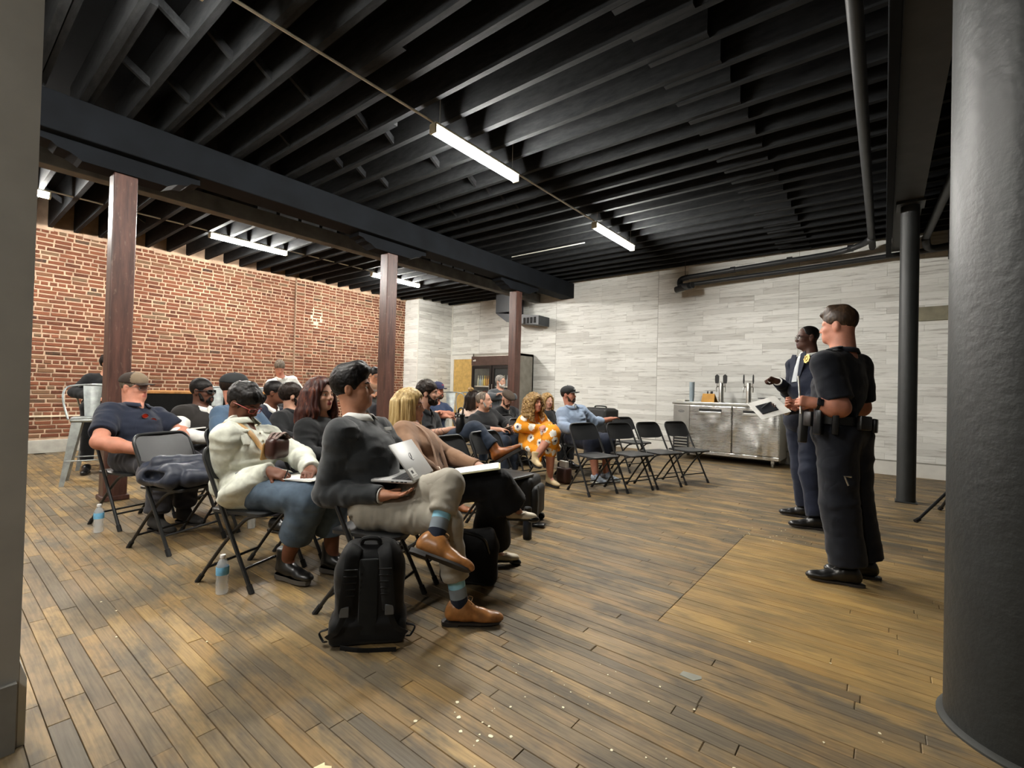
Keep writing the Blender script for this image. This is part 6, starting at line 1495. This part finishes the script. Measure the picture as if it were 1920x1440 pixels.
bd = MB(); bpts = [(.036 * (1 + .10 * math.cos(8 * a)) * math.cos(a), .044 * (1 + .10 * math.cos(8 * a)) * math.sin(a)) for a in np.linspace(0, 2 * math.pi, 49)[:-1]]
Rb = np.stack([p.T[:, 1], p.T[:, 2], p.T[:, 0]], 1); cb_ = p.t('neck', .138, .115, -.135) - p.base
bd.prism(bpts, -.004, .006, R=Rb, c=cb_); o = bd.obj('badge', M_GOLD, p.root); b = MB(); b.tube([cb_ + Rb @ V3(.017 * math.cos(a), .017 * math.sin(a), .007) for a in np.linspace(0, 6.3, 20)], .003, 5); [b.rbox((-.022 + .004 * abs(i), -.003, 0), (.022 - .004 * abs(i), .003, .009), .002, 1, R=Rb, c=cb_ + Rb @ V3(0, .012 * i, 0)) for i in (-2, 2)]; b.obj('badge_relief', mat('badge_bronze', '7d6a3a', .4, .8), o, True)
for k in 'rl': d = unit(J['w' + k] - J['e' + k]); MB().tube([J['w' + k] - d * .02 - p.base, J['w' + k] + d * .014 - p.base], .042, 16).obj('shirt_cuff', C_WHT, p.root, True)
p.trousers(C_SUIT, g=.014, th=(.092, .075), sh=(.068, .062), hemr=.074, upto=.97, vox=.0075, fold=(.007, 6, 12, 271))
for s_ in 'rl': p.shoe(s_, [L_BLK, L_SOLE], 'shoe', L_BLK, 1.05, vox=.005)
hp, hd_, hn, hs_ = p.hd['l']
M_NB = mat('notebook_black', '15161a', .45)
nb = thing('notebook', 'open notebook with black inner cover and white pages in the suited man\'s hand', 'notebook', tuple(hp + hd_ * .05 + V3(0, 0, .03)), 212)
Rn = rotm('Y', 18) @ rotm('X', -32)
MB().rbox((-.10, -.14, -.004), (.17, .14, .0), .001, 1, R=Rn).obj('cover', mat('paper_sheet_grey', 'c3c1bb', .7), nb); MB().rbox((-.02, -.06, .001), (.13, .075, .010), .002, 1, R=Rn).obj('black_pad', M_NB, nb); MB().tube([Rn @ V3(.0, -.05, .016), Rn @ V3(.10, .0, .016)], .004, 7).obj('pen', mat('silver_pen', 'b9b9b9', .3, .8), nb, True)

# ---------------------------------------------------------------- 23 uniformed officer
p = Person('police officer in dark short-sleeved uniform seen from behind, equipment on his belt', (-.16, 3.74, 0), vox=.0062)
J = standing(p.base, 176, V3(-0.251, 3.835, 1.662), sw=.225, body_yaw=156); P = J['P']
J['pel'] = J['pel'] + V3(-.035, .0, .0)
J['el'] = V3(-0.220, 3.601, 1.121); J['wl'] = V3(-0.343, 3.554, 1.144); J['er'] = P(.10, .30 - .60, 1.12); J['wr'] = V3(-0.440, 3.733, 1.125)
J['al'] = V3(-.165, 3.69, .112); J['tl'] = V3(-.38, 3.645, .04); J['ar'] = V3(-.085, 3.92, .112); J['tr'] = V3(-.29, 3.87, .04); J['kl'] = V3(-.22, 3.69, .52); J['kr'] = V3(-.155, 3.89, .52); p.set(J, 166, -2)
p.body([SK['ruddy'], LP['ruddy']], arms=(.062, .062, .041), hands=dict(l=dict(d=V3(-.8, -.35, .15), n=V3(-.3, .9, -.1), curl=1.35, thumb=.8, size=.95), r=dict(d=V3(-.8, -.5, .1), n=V3(.2, -.8, .4), curl=1.0)), jaw=1.12, neckr=.070, fine=.0052)
def top(q, h, H, hs): q.rc(h(.03, .02, .112), h(.088, .0, .090), .026, .020, .03); q.rc(h(-.04, 0, .115), h(.04, 0, .122), .026, .026, .03)
p.hair_short(H_BRN, .004, .009, quiff=top, noise=.0018, freq=110, back=-.042, vox=.0045)
p.shirt('uniform_shirt', C_UNI, g=.022, to=.42, belly=1.14, fold=(.007, 6, 14, 283), neck=.076, arms=(.062, .064, .045), low=.02)
collar(p, C_UNI, .074, .040, -.05, tilt=.0)
o = MB().tube(smoothpath([p.t('neck', -.02, .06, -.005) - p.base, p.t('neck', -.02, .13, -.022) - p.base, p.t('neck', -.02, .20, -.045) - p.base], 4), .018, 8, flat=.3, up=p.T[:, 2]).obj('epaulette', C_UNI, p.root, True)
p.trousers(C_UNI, g=.020, th=(.100, .085), sh=(.080, .078), hemr=.098, upto=.96, vox=.0075, fold=(.010, 6, 13, 291), seat=1.12)
for s_ in 'rl': p.shoe(s_, [L_BLK, L_SOLE], 'shoe', L_BLK, 1.1, vox=.005)
L_BELT = mat('belt_leather', '131313', .35, bump=.3, bscale=120)
b = MB(); wx, wy = .158, .205; zc = .075; V = []
ring = [p.t('pel', wx * math.cos(a) - .0, wy * math.sin(a), zc) - p.base for a in np.linspace(0, 2 * math.pi, 41)[:-1]]
for dz, k in ((-.026, 1.0), (.026, 1.0), (.026, 1.05), (-.026, 1.05)):
    V += [p.t('pel', wx * k * math.cos(a), wy * k * math.sin(a), zc + dz) - p.base for a in np.linspace(0, 2 * math.pi, 41)[:-1]]
F = [(j * 40 + i, j * 40 + (i + 1) % 40, ((j + 1) % 4) * 40 + (i + 1) % 40, ((j + 1) % 4) * 40 + i) for j in range(4) for i in range(40)]
belt = b.add(V, F).obj('duty_belt', L_BELT, p.root, True, 40)
def onbelt(a, name, lo, hi, m=None, r=.008, dz=0):
    aa = math.radians(a); c = p.t('pel', wx * 1.06 * math.cos(aa), wy * 1.06 * math.sin(aa), zc + dz) - p.base
    n = unit(p.T @ V3(math.cos(aa) / wx, math.sin(aa) / wy, 0)); u = p.T[:, 2]; t_ = np.cross(u, n); R = np.stack([n, t_, u], 1)
    return MB().rbox(lo, hi, r, 2, R=R, c=c).obj(name, m or L_BELT, belt, True, 45)
onbelt(52, 'radio', (0, -.032, -.16), (.045, .032, .07), M_BLKP); onbelt(72, 'pouch', (0, -.035, -.05), (.04, .035, .045)); onbelt(92, 'baton_holder', (0, -.024, -.10), (.045, .024, .07), mat('baton_black', '1b1d20', .25)); onbelt(118, 'flashlight', (0, -.018, -.09), (.035, .018, .12), M_BLKP)
onbelt(165, 'handcuff_case', (0, -.045, -.05), (.035, .045, .04)); onbelt(200, 'key_keeper', (0, -.03, -.06), (.03, .03, .03)); onbelt(290, 'holster', (0, -.04, -.22), (.06, .04, .06))
c_ = onbelt(56, 'radio_label', (.046, -.014, .03), (.049, .014, .075), mat('pale_label', 'b9c4cf', .5), .001)
d = unit(J['wl'] - J['el']); x_, y_, _ = frame(d); w_ = J['wl'] - d * .015
o = MB().tube([w_ - d * .012 - p.base, w_ + d * .012 - p.base], .041, 20).obj('watch', M_BLKP, p.root, True); n_ = unit(V3(-.45, -.75, .25) - d * (V3(-.45, -.75, .25) @ d)); MB().rbox((-.006, -.019, -.022), (.008, .019, .022), .006, R=np.stack([n_, d, np.cross(n_, d)], 1), c=w_ + n_ * .042 - p.base).obj('watch_face', mat('watch_glass', '1a1c20', .12), o, True)
MB().rbox((-.004, -.02, -.004), (.004, .02, .03), .003, R=p.T, c=p.t('hl', .0, .0, -.20) - p.base)
MB().tube([V3(-.15, 3.56, .70) - p.base, V3(-.185, 3.555, .70) - p.base, V3(-.165, 3.556, .645) - p.base], .006, 7).obj('pocket_clip', M_STEELB, p.root, True)
tag(MB().tube([p.hd['l'][0] + V3(-.015, .0, -.08), p.hd['l'][0] + V3(-.035, .02, .16)], .016, 10, flat=.35).obj('rolled_paper', M_PAPER, None, True), 'white rolled paper gripped in the officer\'s fist', 'paper')

# ================================================================== BAGS AND COAT ON THE FLOOR AND CHAIRS
# navy jacket bundled on a chair
q = SDF(); jx, jy = -4.0, 1.22; yv = math.radians(21); F_ = V3(math.cos(yv), math.sin(yv), 0); L_ = V3(-math.sin(yv), math.cos(yv), 0)
def jp(f, l, z): return V3(jx, jy, 0) + F_ * f + L_ * l + V3(0, 0, z)
for i, (a, c, r1, r2) in enumerate(((jp(-.10, -.15, .53), jp(.02, .15, .53), .085, .08), (jp(.12, -.17, .53), jp(.16, .13, .52), .085, .078), (jp(.0, -.16, .60), jp(.12, .10, .59), .06, .055), (jp(.22, -.12, .51), jp(.22, .08, .50), .055, .05), (jp(-.05, -.20, .52), jp(.15, -.21, .51), .07, .065))): q.rc(a, c, r1, r2, .02)
q.rc(jp(.0, -.235, .53), jp(.13, -.235, .53), .03, .03, .03, op='s')
q.pl(jp(0, 0, .450), V3(0, 0, -1))
o = q.build('jacket', cloth('navy_nylon', '1b2130', rough=.5, spec=.4), .007, None, (0, 0, 0), fold=(.012, 7, 13, 301)); tag(o, 'bundled navy padded jacket lying on an empty chair', 'jacket')
# backpack by the sweater man's chair
BPS = .94
bp = thing('backpack', 'black backpack with padded straps standing on the floor beside the grey sweater man', 'backpack', (-1.90, 1.36, 0), 50)
C_PACK = cloth('black_pack_nylon', '0a0b0c', rough=.65, spec=.3); q = SDF()
q.bx((0, .0, .20), V3(.165, .095, .20), None, .07, .03); q.bx((0, .01, .36), V3(.14, .085, .115), None, .07, .06); q.bx((0, .09, .17), V3(.135, .05, .13), None, .04, .03); q.bx((0, -.02, .06), V3(.18, .09, .06), None, .03, .04); q.pl((0, 0, .004), V3(0, 0, -1))
bp.scale = (BPS, BPS, BPS)
q.build('pack_body', C_PACK, .007, bp, fold=(.006, 9, 14, 311))
M_WEB = cloth('black_webbing', '101112', rough=.7)
for e in (-1, 1):
    b = MB(); b.tube(smoothpath([(e * .06, -.06, .465), (e * .075, -.115, .44), (e * .085, -.135, .34), (e * .095, -.14, .24), (e * .10, -.135, .18)], 6), [.034] * 24 + [.03], 10, flat=.28, up=(0, 1, 0)); o = b.obj('shoulder_strap', M_WEB, bp, True)
    for i in range(5): MB().tube([(e * (.078 + .003 * i) - .03, -.148, .385 - .03 * i), (e * (.078 + .003 * i) + .03, -.148, .385 - .03 * i)], .004, 5).obj('daisy_loop', C_PACK, o, True)
    MB().tube(smoothpath([(e * .10, -.14, .18), (e * .135, -.135, .10), (e * .185, -.10, .05)], 5), .014, 7, flat=.25, up=(0, 1, 0)).obj('lower_strap', M_WEB, bp, True)
    MB().rbox((e * .103 - .021, -.152, .165), (e * .103 + .021, -.138, .215), .004).obj('buckle', mat('grey_buckle', '55585a' if e < 0 else '222324', .4), bp)
    MB().tube(smoothpath([(e * .185, -.07, .08), (e * .225, -.06, .06), (e * .205, -.075, .025), (e * .19, -.09, .03)], 5), .011, 7, flat=.35).obj('side_tab', M_WEB, bp, True)
MB().tube(smoothpath([(-.045, -.04, .475), (-.03, -.045, .50), (.03, -.045, .50), (.045, -.04, .475)], 5), .012, 8).obj('grab_handle', M_WEB, bp, True)
MB().rbox((-.045, -.112, .05), (.045, -.09, .42), .01).obj('back_channel', cloth('pack_mesh', '1f2121', bump=.6, bscale=500), bp, True)
MB().tube(smoothpath([(-.12, -.12, .008), (-.02, -.155, .006), (.14, -.17, .006)], 6), .016, 7, flat=.2, up=(0, 1, .001)).obj('loose_strap', M_WEB, bp, True)
# black tote between the crossed legs
q = SDF(); q.bx((0, 0, .13), V3(.17, .09, .13), None, .05, .03); q.bx((.02, 0, .26), V3(.13, .06, .06), None, .04, .05); q.pl((0, 0, .004), V3(0, 0, -1)); tb = thing('tote_bag', 'slouchy black tote bag on the floor between the tan shoes and the pointed pumps', 'bag', (-1.98, 2.13, 0), 40)
q.build('bag_body', cloth('black_canvas', '0f0f10'), .008, tb, fold=(.016, 7, 9, 321)); MB().tube(smoothpath([(-.08, -.07, .25), (-.05, -.11, .33), (.08, -.12, .30), (.12, -.08, .2)], 5), .011, 7).obj('handle', L_BLK, tb, True)
# wheeled bag under the empty chair
wbg = thing('wheeled_bag', 'black wheeled bag standing under the empty chair past the blonde woman', 'bag', (-2.52, 3.42, 0), 20)
MB().rbox((-.13, -.17, .04), (.11, .17, .42), .05, 3).obj('case', M_CASE, wbg, True, 50); MB().rbox((.07, -.15, .07), (.15, .15, .34), .04, 3).obj('front_pocket', M_CASE, wbg, True, 50)
MB().tube(smoothpath([(.155, -.14, .36), (.165, -.145, .22), (.16, -.145, .08)], 5), .006, 6).obj('zip_piping', mat('grey_piping', '4c4c4a', .5), wbg, True)
for e in (-1, 1): MB().cyl((.12, e * .13 - .015, .03), (.12, e * .13 + .015, .03), .03, n=14).obj('wheel', M_RUB, wbg, True)
MB().rbox((.12, -.16, .012), (.22, -.08, .035), .01, 2).obj('kick_foot', L_BLK, wbg, True, 50)
th = thing('thermos', 'slim dark blue-grey thermos standing on the floor below the raised beige shoe', 'bottle', (-2.21, 3.04, 0)); MB().lathe([(.034, .0), (.036, .006), (.036, .19), (.03, .205)], 20).obj('body', mat('slate_blue_metal', '262c38', .4, .4), th, True, 40); MB().lathe([(.03, .205), (.031, .21), (.031, .245), (.024, .252)], 20).obj('lid', M_BLKP, th, True, 40)
hb = thing('handbag', 'small dark handbag with a light book in it, on the floor behind the orange dress', 'bag', (-3.22, 5.2, 0), -20); MB().rbox((-.1, -.06, 0), (.1, .06, .2), .03, 3).obj('pouch', L_BROWN, hb, True, 50); MB().rbox((-.08, -.02, .16), (.07, .02, .28), .004).obj('book', M_PAPER, hb); MB().tube(smoothpath([(-.07, .05, .19), (-.05, .07, .29), (.05, .07, .29), (.07, .05, .19)], 5), .007, 7).obj('handle', L_BLK, hb, True)
